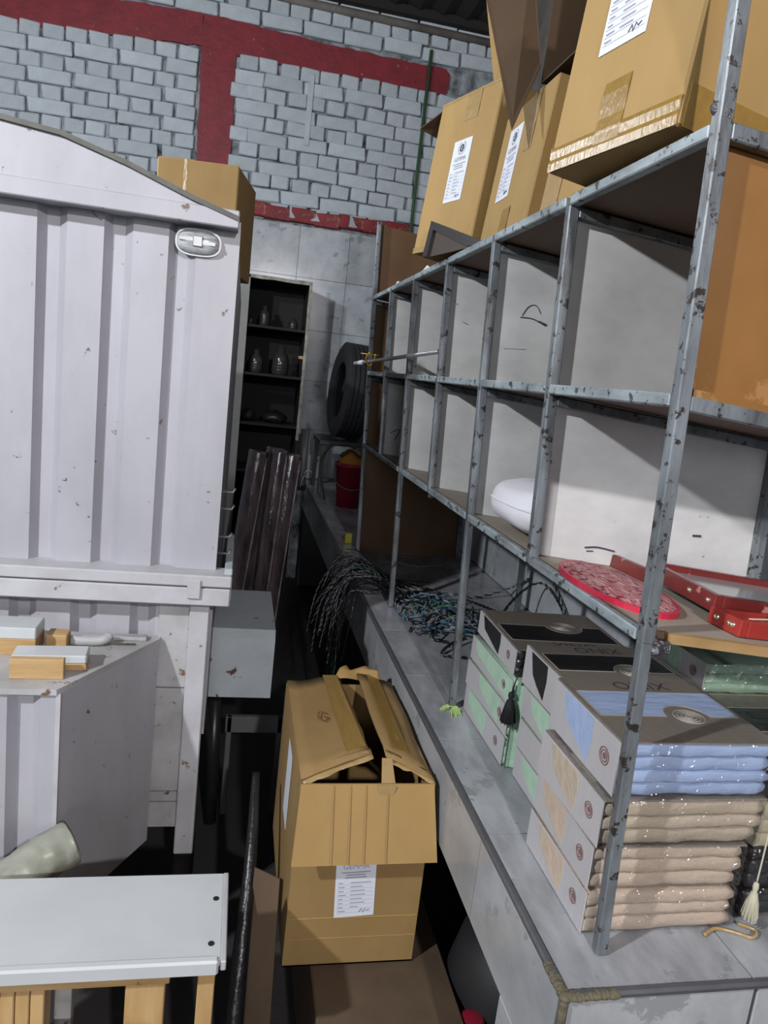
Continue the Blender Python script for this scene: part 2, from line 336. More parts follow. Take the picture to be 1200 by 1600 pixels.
cb(B().box(-.030, .643, 4.80, 4.98, 0, .66), 'pier', 'grout')
cb(B().box(-.0535, -.0385, -.06, YW - .015, .8385, .852, .004), 'edge_trim', 'edge_trim')
cb(B().box(-.04, .643, -.0915, -.0765, .8385, .852, .004), 'edge_trim', 'edge_trim')
g = B()
for k in range(22): blob_at = (-.047 + .0068 * (k - 9), -.086, .8465) if k > 8 else (-.047, -.086 + .0072 * k, .8465); q = bmesh.new(); bmesh.ops.create_icosphere(q, subdivisions=2, radius=.0105); [setattr(v, 'co', Vector((v.co.x * 1.1, v.co.y * 1.1, v.co.z * .62)) * random.uniform(.80, 1.05)) for v in q.verts]; g.bm(q, None, True, Matrix.Translation(blob_at))
g.box(-.0545, -.040, -.0935, -.080, .5, .84, .005)
cb(g, 'corner_glue', 'glue')
# ------------------------------------------------------------------ pigeonhole rack
def S(x, y, z): return (x - .040 * (z - 1.75), y, z - .087 * x * (1 if z > 1.3 else 0))
PY = [0, .444, .8745, 1.300, 1.7475, 2.1885, 2.624]; T = .021; DX = .55
rk = empty('pigeonhole_rack', (.28, 1.3, .85), label='worn blue-grey welded steel pigeonhole rack standing on the tiled counter', cat='rack')
def rb(b, name, m): o = b.build(name, m, rk); o.location = (-.28, -1.3, -.85); return o
for i, y in enumerate(PY):
    top = (2.66, 2.086, 2.086, 2.086, 2.086, 2.086, 2.44)[i]; leg = i in (0, 2, 4, 6)
    for side, x in enumerate((0, DX - T)):
        b = B(S)
        if side == 0: b.box(x, x + T, y - T, y, 1.385, top, .002)
        else: b.box(x, x + T, y - T, y, 1.385 if not leg else .852 + .0, (2.66 if i == 0 else 2.086), .002)
        rb(b, 'post', 'steel_paint')
        if leg and side == 0:
            b = B(S); b.box(x + .001, x + T - .001, y - T + .001, y - .001, .852, 1.386, .002); rb(b, 'leg', 'steel_paint')
    for z in (2.066, 1.712):                                    # cross bars front to back
        if not (i == 0): rb(B(S).box(T, DX - T, y - T, y - .002, z, z + .02, .002), 'cross_bar', 'steel_paint')
    if i == 0:
        for z in (2.083, 1.730): rb(B(S).box(T, DX - T, -T, -.002, z, z + .022, .002), 'end_rail', 'steel_paint')
for z, m in ((2.0845, 'steel_bright'), (1.7325, 'steel_bright'), (1.3835, 'steel_bright')):
    for a, b_ in zip(PY, PY[1:]):
        rb(B(S).box(-.0012, T - .004, a, b_ - T, z, z + .0185 + (.0 if z > 1.4 else .0), .002), 'shelf_bar', m)
    rb(B(S).box(DX - T, DX, 0, PY[-1], z, z + .018), 'rear_bar', 'steel_paint')
for z0, z1, ms in ((2.090, 2.107, ('ply_dark', 'ply_dark')), (1.737, 1.752, ('ply_dark', 'board_top')), (1.388, 1.403, ('ply_dark', 'board_top'))):
    b = B(S); b.box(.0175, DX - .002, 0.002, PY[-1] - T, z0, z1 - .001, mi=0)
    b.add([(.0175, .002, z1), (DX - .002, .002, z1), (DX - .002, PY[-1] - T, z1), (.0175, PY[-1] - T, z1)], [[0, 1, 2, 3]], 1)
    rb(b, 'shelf_board', list(ms))
rb(B(S).box(.05, DX, -.012, .0015, 1.388, 1.4035), 'board_edge', 'wood_edge')
for i in range(1, 6):                                          # divider panels
    for z0, z1 in ((1.753, 2.088), (1.404, 1.735)):
        rb(B(S).box(.012, DX - .003, PY[i] + .0005, PY[i] + .0085, z0, z1), 'divider_panel', 'panel_grey')
for pts, y, r_ in (([(.10, 1.93), (.115, 1.955), (.135, 1.962), (.15, 1.945)], PY[2], .0012), ([(.095, 1.925), (.13, 1.928), (.165, 1.918)], PY[2], .0016), ([(.145, 1.925), (.168, 1.921)], PY[2], .003), ([(.06, 1.84), (.12, 1.85)], PY[2], .0008),
                   ([(.13, 1.435), (.16, 1.44), (.20, 1.437)], PY[1], .0022), ([(.135, 1.428), (.15, 1.43)], PY[1], .0016), ([(.38, 1.50), (.40, 1.502)], PY[1], .003), ([(.07, 1.93), (.09, 1.925)], PY[3], .001), ([(.05, 1.50), (.09, 1.52), (.07, 1.47)], PY[5], .002)):
    b = B(S); P_ = spline([(x, y - .0002, z) for x, z in pts], 4); b.tube(P_, r_, 4); rb(b, 'scuff_mark', 'ink_soft' if r_ < .001 else 'ink')
rb(B(S).box(DX - .003, DX + .012, PY[1] - .004, PY[1] + .012, 1.404, 1.64), 'divider_lip', 'white_trim')
rb(B(S).box(.014, DX, .0015, .0095, 1.754, 2.088), 'end_panel', 'ply_orange')
rb(B(S).box(T + .004, DX, -.016, .0012, 1.752, 1.762), 'end_batten', 'ply_orange')
for z0, z1 in ((2.108, 2.43), (1.753, 2.088), (1.404, 1.735), (.853, 1.386)):
    rb(B(S).box(.012, DX - .01, PY[6] - .001, PY[6] + .008, z0, z1), 'end_panel', 'ply_brown')
def blob(b, c, r, k):
    q = bmesh.new(); bmesh.ops.create_icosphere(q, subdivisions=2, radius=r); rr = random.Random(k)
    for v in q.verts: v.co *= rr.uniform(.75, 1.2)
    b.bm(q, None, True, Matrix.Translation(c))
for k, c in enumerate([(.012, -.012, 2.112), (.006, -.004, 2.122), (.022, -.010, 1.388), (.032, -.012, 1.382), (.026, -.014, 1.374), (.012, .868, 1.372), (.012, 1.296, 1.372)]): 
    g = B(S); blob(g, c, .011 if k < 5 else .008, k); rb(g, 'weld_bead', 'weld')
rb(B(S).box(T, .052, -.018, .0, 1.372, 1.392, .003), 'cut_rail_stub', 'weld')
# ------------------------------------------------------------------ printed labels and cartons
def label_on(parent, x, z, w_=.10, h_=.20, rot=0.0, y=-.0012, rotz=0.0):
    """paper label on a carton's front face; local x right, z up"""
    mw = Matrix.Translation((x, y, z)) @ Matrix.Rotation(rot, 4, 'Y')
    p = B().box(-w_ / 2, w_ / 2, -.0004, .0006, -h_ / 2, h_ / 2).build('label', 'paper', parent, mw)
    b = B(); yy = -.0009; fl = lambda x0, x1, z0, z1, mi=0: b.add([(x0, yy, z0), (x1, yy, z0), (x1, yy, z1), (x0, yy, z1)], [[0, 1, 2, 3]], mi)
    cz = h_ * .36
    n = 20; R = w_ * .125
    b.add([(R * math.cos(6.2832 * i / n), yy, cz + R * math.sin(6.2832 * i / n)) for i in range(n)], [list(range(n))], 0)
    for sgn in (-1, 1):                                        # laurel arcs
        for k in range(7):
            a = -1.35 + k * .40; r0 = w_ * .19; c = (sgn * r0 * math.cos(a), cz + r0 * math.sin(a)); l = w_ * .028
            b.add([(c[0] - l * .5, yy, c[1] - l), (c[0] + l * .6, yy, c[1] - l * .3), (c[0] + l * .5, yy, c[1] + l * 1.3), (c[0] - l * .6, yy, c[1] + l * .4)], [[0, 1, 2, 3]], 0)
    up = Matrix.Rotation(math.pi / 2, 4, 'X')
    put_text(b, 'G', w_ * .17, Matrix.Translation((0, yy - .0004, cz - w_ * .06)) @ up, 2)
    put_text(b, 'GEMMA', w_ * .19, Matrix.Translation((0, yy - .0002, h_ * .155)) @ up, 1)
    rr = random.Random(int(x * 1000 + z * 777))
    for k in range(3): ww = w_ * (.36, .24, .27)[k]; fl(-ww, ww, h_ * (.10 - .035 * k), h_ * (.115 - .035 * k), 1)
    for k in range(8):
        zz = -h_ * (.04 + k * .055)
        fl(-w_ * .42, -w_ * rr.uniform(.22, .32), zz, zz + h_ * .012, 1)
        if k < 7: fl(-w_ * .12, w_ * (.38 if k == 0 else rr.uniform(.0, .3)), zz, zz + h_ * .012, 1)
        fl(-w_ * .45, w_ * .45, zz - h_ * .018, zz - h_ * .0155, 1)
    b.tube([(w_ * .12, yy, -h_ * .44), (w_ * .18, yy, -h_ * .40), (w_ * .22, yy, -h_ * .45), (w_ * .27, yy, -h_ * .40), (w_ * .32, yy, -h_ * .43), (w_ * .38, yy, -h_ * .41)], w_ * .008, 4, 0)
    b.build('print', ['ink', 'ink_soft', 'paper'], p); return p
def carton(name, lab, loc, yaw, tilt, w_, d, h, m='card', roll=0.0, open_top=False, group=None):
    e = empty(name, label=lab, cat='carton', group=group)
    e.matrix_world = Matrix.Translation(loc) @ Matrix.Rotation(yaw, 4, 'Z') @ Matrix.Rotation(tilt, 4, 'X') @ Matrix.Rotation(roll, 4, 'Y')
    b = B(); t = .004
    if not open_top: b.box(-w_ / 2, w_ / 2, 0, d, 0, h, .004)
    else:
        for q in ((-w_ / 2, w_ / 2, 0, t), (-w_ / 2, w_ / 2, d - t, d), (-w_ / 2, -w_ / 2 + t, t, d - t), (w_ / 2 - t, w_ / 2, t, d - t)): b.box(*q, 0, h)
        b.box(-w_ / 2, w_ / 2, 0, d, 0, t)
    b.build('body', [m], e); return e
def tape(e, x0, x1, z0, z1, y=-.0008, m='tape'):
    n = 6; vs = []; fs = []
    for i in range(n + 1):
        for j in range(3): vs.append((x0 + (x1 - x0) * j / 2, y - .0006 * ((i * 7 + j * 3) % 3), z0 + (z1 - z0) * i / n))
    for i in range(n):
        for j in range(2): fs.append([i * 3 + j, i * 3 + j + 1, i * 3 + j + 4, i * 3 + j + 3])
    return B().add(vs, fs).build('tape', m, e)
R = math.radians
CW, CD, CH = .325, .53, .48
GT = 'cartons along the top of the rack'
A = carton('carton', 'tan carton overhanging the rack top beside the tall near post', (-.048, .238, 2.124), R(-79.6), R(-5.5), .325, .50, .48, group=GT)
label_on(A, -.02, .285, .115, .23); tape(A, -.035, .03, .0, .115); tape(A, -.1625, .1625, .0, .042); tape(A, -.160, -.1615, .0, .05)
B().box(.163, .1645, .01, .48, 0, .06).build('tape', 'tape', A)
Bc = carton('carton', 'tan labelled carton at the far end of the rack top with an open flap', (-.022, 1.368, 2.138), R(-72), R(-6), .325, .46, .47, group=GT)
label_on(Bc, .012, .235, .095, .185); tape(Bc, -.01, .06, .385, .47, m='tape_clear'); tape(Bc, -.045, .02, .0, .055, m='tape_clear'); tape(Bc, -.16, .16, .462, .4705, m='tape_clear'); tape(Bc, -.1622, .1, .0, .018, m='tape_clear')
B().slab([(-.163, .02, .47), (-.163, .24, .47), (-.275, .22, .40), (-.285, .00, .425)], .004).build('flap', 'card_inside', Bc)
B2 = carton('carton', 'tan labelled carton wedged between the two outer cartons on the rack top', (.030, .955, 2.118), R(-90), R(-6), .345, .46, .342, group=GT)
label_on(B2, -.055, .195, .095, .185); tape(B2, .03, .085, .20, .342, m='tape_clear'); tape(B2, -.02, .04, .0, .07, m='tape')
C = carton('carton', 'narrow tan carton half hidden behind the near overhanging carton', (.052, .635, 2.112), R(-84), R(-6), .20, .40, .345, group=GT)
tape(C, -.10, .10, .29, .345); tape(C, -.09, -.02, 0, .345, m='tape_clear')
# open carton lying on top, flap hanging down
D = empty('carton', label='opened carton lying on the other cartons, dark flap hanging down in a point', cat='carton', group=GT)
D.matrix_world = Matrix.Translation((.07, .54, 2.475))
b = B()
b.box(0, .42, 0, .37, 0, .004); b.box(0, .42, 0, .37, .42, .424); b.box(.416, .42, 0, .37, .004, .42)
b.box(0, .416, .366, .37, .004, .42); b.box(0, .416, 0, .004, .004, .42)
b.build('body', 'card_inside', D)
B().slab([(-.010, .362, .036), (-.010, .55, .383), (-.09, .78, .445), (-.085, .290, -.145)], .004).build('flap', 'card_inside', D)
B().slab([(.03, .74, .165), (.03, .876, .169), (.03, 1.095, .505), (.03, .94, .505)], .004).build('flap', 'card', D)
# ------------------------------------------------------------------ carton on the floor (open), and what it stands on
F = carton('carton', 'open carton with a wide flap folded over its front, standing beside the tiled counter', (-.228, .585, .300), 0, 0, .325, .555, .488, m='card_old', open_top=True)
B().slab([(-.16, 0, .488), (.16, 0, .488), (.172, -.062, .322), (-.172, -.060, .318)], .004).build('flap', 'card', F)
b = B()
for x in (-.085, -.045, -.008, .045): b.slab([(x, -.0035, .487), (x + .0025, -.0035, .487), (x + .0025, -.064, .324), (x, -.064, .324)], .0005)
b.build('crease', 'card', F)
def warped(name, q, m, parent, nx=8, ny=5, amp=.006, t=.004, seed=0, edge=0.0):
    q = [Vector(p) for p in q]; vs = []; fs = []; n = (q[1] - q[0]).cross(q[3] - q[0]).normalized()
    for lay in (0, 1):
        for j in range(ny + 1):
            for i in range(nx + 1):
                u, v = i / nx, j / ny; p = (q[0] * (1 - u) + q[1] * u) * (1 - v) + (q[3] * (1 - u) + q[2] * u) * v
                p = p + n * (noise.noise((u * 2.3 + seed, v * 2.1, seed)) * amp * 2 + lay * t)
                if edge and j == ny: p = p + (q[3] - q[0]) * noise.noise((u * 5 + seed, 3.3, 0)) * edge
                vs.append(tuple(p))
    N = (nx + 1) * (ny + 1); I = lambda i, j, l: l * N + j * (nx + 1) + i
    for j in range(ny):
        for i in range(nx):
            for l in (0, 1): fs.append([I(i, j, l), I(i + 1, j, l), I(i + 1, j + 1, l), I(i, j + 1, l)])
    for i in range(nx):
        for j in (0, ny): fs.append([I(i, j, 0), I(i + 1, j, 0), I(i + 1, j, 1), I(i, j, 1)])
    for j in range(ny):
        for i in (0, nx): fs.append([I(i, j, 0), I(i, j + 1, 0), I(i, j + 1, 1), I(i, j, 1)])
    return B().add(vs, fs, None, True).build(name, m, parent)
fl1 = warped('flap', [(-.16, .555, .492), (-.16, .01, .490), (.012, .065, .525), (.000, .545, .510)], 'card_old', F, seed=1, edge=.06)
fl2 = warped('flap', [(.16, .01, .490), (.16, .555, .492), (.055, .560, .520), (.050, .060, .522)], 'card_old', F, seed=5, edge=.12)
b = B(); b.slab([(-.055, .555, .5165), (-.012, .55, .5195), (.004, .10, .5315), (-.045, .09, .5235)], .0012); b.build('tape', 'tape', fl1)
b = B(); b.slab([(.075, .10, .5255), (.115, .10, .5135), (.118, .54, .5135), (.080, .55, .5245)], .0012); b.build('tape', 'tape', fl2)
warped('torn_tape', [(-.155, .045, .4955), (.012, .090, .5335), (.016, .052, .527), (-.158, .000, .484)], 'tape_clear', F, 14, 3, .003, .001, 3, .25)
warped('torn_tape', [(.052, .090, .528), (.160, .040, .497), (.163, .002, .487), (.050, .050, .520)], 'tape_clear', F, 12, 3, .003, .001, 8, .3)
warped('torn_edge', [(-.02, .545, .508), (.125, .545, .510), (.120, .572, .530), (.0, .575, .534)], 'card', F, 14, 4, .008, .0015, 4, .7)
b = B(); b.slab([(.035, .045, .530), (.060, .045, .528), (.066, -.004, .478), (.030, -.004, .480)], .0015); b.slab([(.020, -.006, .488), (.066, -.007, .486), (.060, -.009, .466), (.026, -.009, .466)], .0012); b.build('torn_tape', 'tape_clear', F)
label_on(F, -.005, .235, .098, .20, R(-3))
b = B(); b.box(-.1642, -.1630, .20, .30, .235, .44); b.build('label', 'paper', F)
b = B(); b.tube(spline([(-.070, .30, .5165), (-.088, .31, .515), (-.093, .275, .515), (-.078, .26, .516), (-.068, .275, .5165), (-.080, .283, .5165)], 6), .0016, 4); b.build('handwriting', 'marker', fl1)
tape(F, -.16, .16, .13, .134, m='card'); tape(F, -.16, .16, .075, .078, m='card')
E2 = carton('carton', 'dim lower carton on the floor carrying the open carton', (-.15, .33, .0), 0, 0, .34, .62, .297, m='card_shaded')
tag(B().slab([(-.475, .62, .02), (-.400, .60, .02), (-.400, .72, .44), (-.465, .74, .46)], .005).build('cardboard_sheet', 'card_shaded'), 'folded cardboard sheet leaning left of the open carton', 'cardboard')
b = B(); b.lathe([(0, .0), (.012, .0), (.012, .012), (.028, .016), (.030, .03), (.024, .034), (0, .034)], (0, 0, 0), 16); o = b.build('bottle_cap', 'red_plastic'); o.location = (.046, .42, .255); tag(o, 'small red cap beside the lower carton at the bottom edge', 'cap')
o = B().lathe([(0, 0), (.13, 0), (.17, .12), (.175, .28), (.15, .38), (.09, .43), (0, .44)], (0, 0, 0), 28).build('dark_pot', 'pot_dark'); o.location = (.20, .54, 0); tag(o, 'dark round pot in the shade under the counter', 'pot')
# ------------------------------------------------------------------ white kiosk
KY = 1.45; KR = -.630
K = empty('white_kiosk', (-1.2845, 1.578, .2468), label='white corrugated metal kiosk with shallow gabled front and folded ledge', cat='kiosk'); K.scale = (.857, .857, .857)
def kb(b, name, m, parent=None):
    o = b.build(name, m, parent or K); 
    if parent is None: o.location = (1.4, -2.0, 0)
    return o
def corr(x_end, x_start, y, period, groove, depth, first):
    """profile left to right of vertical grooves in a sheet facing -y"""
    p = [(x_start, y)]; g0 = first
    xs_ = []
    while g0 > x_start + .02: xs_.append(g0); g0 -= period
    for g0 in sorted(xs_): p += [(g0, y), (g0 + .020, y + depth), (g0 + groove - .026, y + depth), (g0 + groove, y)]
    return p + [(x_end, y)]
kb(B().strip(corr(KR, -2.25, KY, .185, .082, .030, -.838), 1.03, 2.14, 'z', thick=(0, .04)), 'front_sheet', 'white_paint')
kb(B().box(-.712, KR + .001, KY - .0025, KY + .001, 1.03, 2.12), 'corner_plate', 'white_paint')
rl = [(-.636, 2.112), (-.638, 2.128), (-.774, 2.168), (-.957, 2.232), (-1.131, 2.281), (-1.297, 2.298), (-1.44, 2.304), (-1.60, 2.296), (-1.76, 2.278), (-1.93, 2.23), (-2.12, 2.165), (-2.25, 2.126), (-2.25, 2.112)]
kb(B().prism(rl, 1.372, 1.50, 'y'), 'gable_fascia', 'white_paint')
kb(B().box(-2.25, -.634, 1.364, 1.375, 2.108, 2.158, .003), 'fascia_lip', 'white_paint')
kb(B().strip([(x, z) for x, z in rl[1:-1]], 1.358, 1.505, 'y', thick=(.004, .013)), 'roof_edge', 'roof_edge')
kb(B().box(-2.25, KR, 1.492, 3.7, 2.045, 2.065), 'roof', 'white_trim')
kb(B().box(KR - .02, KR, KY + .045, 3.7, .45, 2.045), 'side_wall', 'white_paint')
kb(B().box(-2.25, -2.23, KY + .045, 3.7, .45, 2.045), 'side_wall', 'white_paint')
kb(B().box(-2.25, KR, 3.68, 3.7, .45, 2.045), 'rear_wall', 'white_paint')
kb(B().box(-2.25, KR, KY + .04, 3.68, .43, .46), 'base_floor', 'white_trim')
kb(B().box(-2.3, -.574, 1.368, KY + .03, 1.004, 1.042, .004), 'ledge_upper', 'white_trim')
kb(B().box(-2.3, -.576, 1.370, KY + .03, .940, .999, .004), 'ledge_lower', 'white_trim')
kb(B().box(-2.3, -.60, 1.376, KY + .02, .998, 1.006), 'ledge_gap', 'grout')
kb(B().box(-.712, -.670, 1.360, 1.369, .965, 1.028, .003), 'ledge_clip', 'white_trim')
kb(B().box(-.60, -.574, 1.40, 1.9, .95, 1.06, .003), 'ledge_return', 'pale_blue_metal')
for z in (1.06, 1.12, 1.22, 1.28): kb(B().tube([(KR - .01, 1.6, z), (-.592, 1.6, z), (-.585, 1.6, z + .015)], .005, 6), 'hinge_pin', 'chrome')
kb(B().strip(corr(-.702, -2.25, KY + .01, .185, .082, .03, -.895), .12, .942, 'z', thick=(0, .03)), 'lower_sheet', 'white_paint')
kb(B().box(-.702, -.638, 1.415, 1.475, .01, .942, .004), 'leg', 'white_trim')
kb(B().box(-2.25, -2.19, 1.415, 1.475, .01, .942, .004), 'leg', 'white_trim')
kb(B().box(-.702, -.638, 3.62, 3.68, .01, .45, .004), 'leg', 'white_trim')
kb(B().box(-2.25, -2.19, 3.62, 3.68, .01, .45, .004), 'leg', 'white_trim')
for z0, z1 in ((.10, .195), (.20, .235), (.24, .62), (.625, .938)): kb(B().box(-.80, -.703, 1.444, 1.4585, z0, z1), 'infill_plate', 'dirty_white')
for x in (-.67, -2.22):
    for y in (1.56, 3.5): kb(B().lathe([(.03, -.035), (.12, -.035), (.137, -.02), (.137, .02), (.12, .035), (.03, .035)], (x, y, -.149), 24, 'x', close=True), 'wheel', 'rubber'); kb(B().box(x - .02, x + .02, y - .03, y + .03, -.17, .10 if y < 2 else .44), 'axle_post', 'black_plastic')
# protruding lower cabinet with an angled side
pl = [(-2.2, KY), (-.792, KY), (-.792, 1.425), (-1.010, 1.035), (-1.018, 1.022), (-2.2, 1.022)]
kb(B().prism(pl, .785, .802), 'cabinet_top', 'dirty_white')
kb(B().strip(corr(-1.016, -2.2, 1.034, .185, .085, .03, -1.145), .06, .786, 'z', thick=(0, .02)), 'cabinet_front', 'white_paint')
kb(B().slab([(-1.014, 1.034, .06), (-.795, 1.428, .06), (-.795, 1.428, .786), (-1.014, 1.034, .786)], -.012), 'cabinet_side', 'white_paint')
kb(B().box(-1.020, -1.008, 1.026, 1.040, .06, .787), 'cabinet_corner', 'white_trim')
kb(B().box(-2.2, -.83, 1.395, 1.43, .802, .815, .003), 'cabinet_lip', 'dirty_white')
kb(B().tube([(-1.08, 1.345, .8055), (-.86, 1.36, .8055)], .0035, 5), 'rust_bead', 'glue')
# bulkhead lamp on the front
lm = B(); n = 28
ov = lambda rx, rz: [(-.751 + rx * (abs(math.cos(6.2832 * i / n)) ** .65) * (1 if math.cos(6.2832 * i / n) > 0 else -1), 2.063 + rz * (abs(math.sin(6.2832 * i / n)) ** .8) * (1 if math.sin(6.2832 * i / n) > 0 else -1)) for i in range(n)]
lm = kb(B().prism(ov(.068, .040), KY - .012, KY - .001, 'y'), 'lamp_base', 'chrome')
b = B(); vs = []; fs = []
for k, (s_, y_) in enumerate(((1, KY - .012), (.97, KY - .022), (.85, KY - .032), (.5, KY - .038))):
    vs += [(x, y_, z) for x, z in ov(.063 * s_, .035 * s_)]
for k in range(3):
    for i in range(n): fs.append([k * n + i, k * n + (i + 1) % n, (k + 1) * n + (i + 1) % n, (k + 1) * n + i])
fs.append([3 * n + i for i in range(n)])
b.add(vs, fs, None, True); b.build('lamp_lens', 'lamp_lens', lm)
b = B(); b.box(-.765, -.737, KY - .044, KY - .036, 2.047, 2.078, .002); b.box(-.805, -.765, KY - .0395, KY - .03, 2.062, 2.072); b.box(-.737, -.70, KY - .0395, KY - .03, 2.055, 2.065); b.build('bulb_bracket', 'chrome', lm)
# bluish step box fixed to the kiosk's side
kb(B().prism([(1.745, .45), (1.745, .69), (1.775, .72), (2.27, .72), (2.27, .45)], -.628, -.390, 'x'), 'side_box', 'pale_blue_metal')
# brown carton on the kiosk roof
cr = carton('carton', 'plain brown carton resting on the kiosk roof behind its gable', (-0.783, 1.681, 2.0174), R(-10), 0, .266, .343, .334, m='card_old')
b = B(); b.slab([(-.133, .026, .336), (-.017, .017, .336), (-.043, .17, .343), (-.133, .163, .369)], .004); b.build('flap', 'card_old', cr)
b = B(); b.box(-.045, -.034, -.0015, .0, .0, .334); b.build('tape', 'tape', cr)
# ------------------------------------------------------------------ offcuts on the kiosk's lower cabinet
b = B(); b.box(-.07, .07, -.0, .025, 0, .058, .002); o = b.build('pine_block', 'pine_cross'); o.location = (-1.015, 0.794, 0.9341); o.scale = (.857, .857, .857); o.rotation_euler = (0, 0, R(2)); tag(o, 'pale pine board offcut lying in front on the kiosk cabinet', 'offcut')
b = B(); b.box(-.10, .10, -.04, .04, 0, .02, .002, mi=0); b.box(-.10, .10, -.0405, .0405, .02, .045, .004, mi=1); o = b.build('white_offcut', ['pine_cross', 'white_board']); o.location = (-1.002, 0.880, 0.9341); o.scale = (.857, .857, .857); o.rotation_euler = (0, 0, R(4)); tag(o, 'white faced board offcut behind the pine block', 'offcut')
b = B(); b.box(-.14, .14, -.05, .05, 0, .05, .002, mi=0); b.box(-.14, .14, -.051, .051, .05, .085, .003, mi=1); o = b.build('white_block', ['pine_cross', 'white_board']); o.location = (-1.173, 0.978, 0.9341); o.scale = (.857, .857, .857); tag(o, 'thick white faced wood block at the frame edge', 'offcut')
b = B(); b.box(-.03, .03, -.03, .03, 0, .045, .002); o = b.build('pine_cube', 'pine_cross'); o.location = (-1.015, 1.008, 0.9341); o.scale = (.857, .857, .857); tag(o, 'small pine offcut beside the white block', 'offcut')
b = B(); b.tube(spline([(-.04, 0, .016), (.03, .0, .016), (.055, .004, .020), (.07, .02, .026)], 5), .016, 8); o = b.build('pipe_elbow', 'dirty_white'); o.location = (-0.950, 1.017, 0.9341); o.scale = (.857, .857, .857); tag(o, 'short rusty white pipe elbow lying on the kiosk cabinet', 'pipe')
# ------------------------------------------------------------------ white bench in the foreground
BN = empty('work_bench', (-.8, .38, 0), label='white topped pine bench in the lower left corner', cat='bench')
def bb(b, name, m, parent=None): o = b.build(name, m, parent or BN); o.location = (.8, -.38, 0) if parent is None else (0, 0, 0); return o
tp = bb(B().box(-1.25, -.547, .270, .512, .600, .618, .003), 'top_board', 'white_board')
bb(B().box(-1.25, -.552, .256, .274, .592, .624, .004), 'front_lip', 'white_board')
bb(B().box(-.549, -.538, .262, .512, .598, .619, .002), 'end_edge', 'white_trim')
for x, y in ((-.563, .431), (-.568, .308)): bb(B().disc((x, y, .6175), .0062, .002, 12), 'screw_cap', 'black_plastic')
bb(B().box(-1.25, -.640, .278, .312, .560, .599, .002), 'rail', 'pine_cross')
bb(B().box(-1.25, -.56, .47, .50, .55, .599, .002), 'rail', 'pine_cross')
for x0, x1, y0, y1 in ((-.720, -.648, .285, .315), (-.588, -.556, .285, .325), (-.588, -.556, .46, .505), (-1.2, -1.13, .28, .32), (-1.2, -1.13, .46, .50)):
    bb(B().box(x0, x1, y0, y1, 0, .599 if x0 > -.6 else .562, .002), 'leg', 'pine')
for k in range(4): bb(B().box(-.965 + k * .026, -.941 + k * .026, .29, .345, .02, .56, .002), 'slat', 'pine')
bb(B().box(-.862, -.83, .37, .40, .0, .56, .002), 'brace', 'dirty_white')
o = B().box(-.30, .0, -.006, .006, -.006, .007, .001).build('white_batten', 'white_trim'); o.location = (-.672, .262, .470); o.rotation_euler = (0, R(1.0), R(-1)); tag(o, 'thin white wooden batten in front of the bench legs', 'batten')
# wrapped roll behind the bench
b = B(); b.tube(spline([(-1.14, .56, .48), (-1.02, .62, .525), (-.95, .67, .552), (-.905, .70, .566)], 9), .052, 22, r_end=.052); b.v = [tuple(Vector(p) + Vector((noise.noise(Vector(p) * 48), noise.noise(Vector(p) * 48 + Vector((7, 0, 0))), noise.noise(Vector(p) * 48 + Vector((0, 9, 0))))) * .0045) for p in b.v]; o = b.build('wrapped_roll', 'wrap_roll'); tag(o, 'greenish film wrapped roll poking up behind the white bench', 'roll')
# ------------------------------------------------------------------ things in the dark gap
b = B(); b.tube([(-.585, 1.62, .0), (-.598, 1.62, .50)], .024, 14); tag(b.build('black_pipe', 'black_plastic'), 'upright matt black pipe beside the kiosk leg', 'pipe')
b = B(); b.box(-.555, -.33, 1.66, 1.685, .345, .41, .003); b.box(-.36, -.34, 1.66, 1.68, 0, .41, .003); b.box(-.55, -.53, 1.66, 1.68, 0, .41, .003); tag(b.build('grey_rail', 'pvc_grey'), 'dark grey low rail seen behind the open carton', 'rail')
b = B(); b.tube(spline([(-.50, .50, .0), (-.49, .62, .25), (-.475, .78, .46), (-.47, .95, .60)], 8), .028, 12, r_end=.010); tag(b.build('wrapped_hose', 'hose_black'), 'glossy black plastic wrapped hose left of the open carton', 'hose')
# plastic wrapped rolls
PR = empty('wrapped_rolls', (-.4, 3.5, 0), label='dark rolls bundled in clear plastic leaning behind the step box', cat='rolls')
for k, (x, y, r) in enumerate(((-.465, 3.52, .060), (-.375, 3.60, .058), (-.290, 3.54, .060), (-.385, 3.50, .05))):
    top = (x + .01 + .015 * k, y + .06, 1.205 + .02 * (k % 2)); bot = (x - .105 + .03 * k, y - .05, .02)
    b = B(); ax = Vector(top) - Vector(bot); pts = [tuple(Vector(bot) + ax * t) for t in (0, .02, .3, .6, .9, .985, 1.0)]
    b.tube(pts, r, 14); o = b.build('roll', 'film_roll', PR); o.location = (.4, -3.5, 0)
    b = B(); pts = [tuple(Vector(bot) + ax * t + Vector((r * .85, -r * .6, 0))) for t in (.05, .3, .6, .97)]; b.tube(spline(pts, 4), .005, 5); o = b.build('film_fold', 'film_edge', PR); o.location = (.4, -3.5, 0)
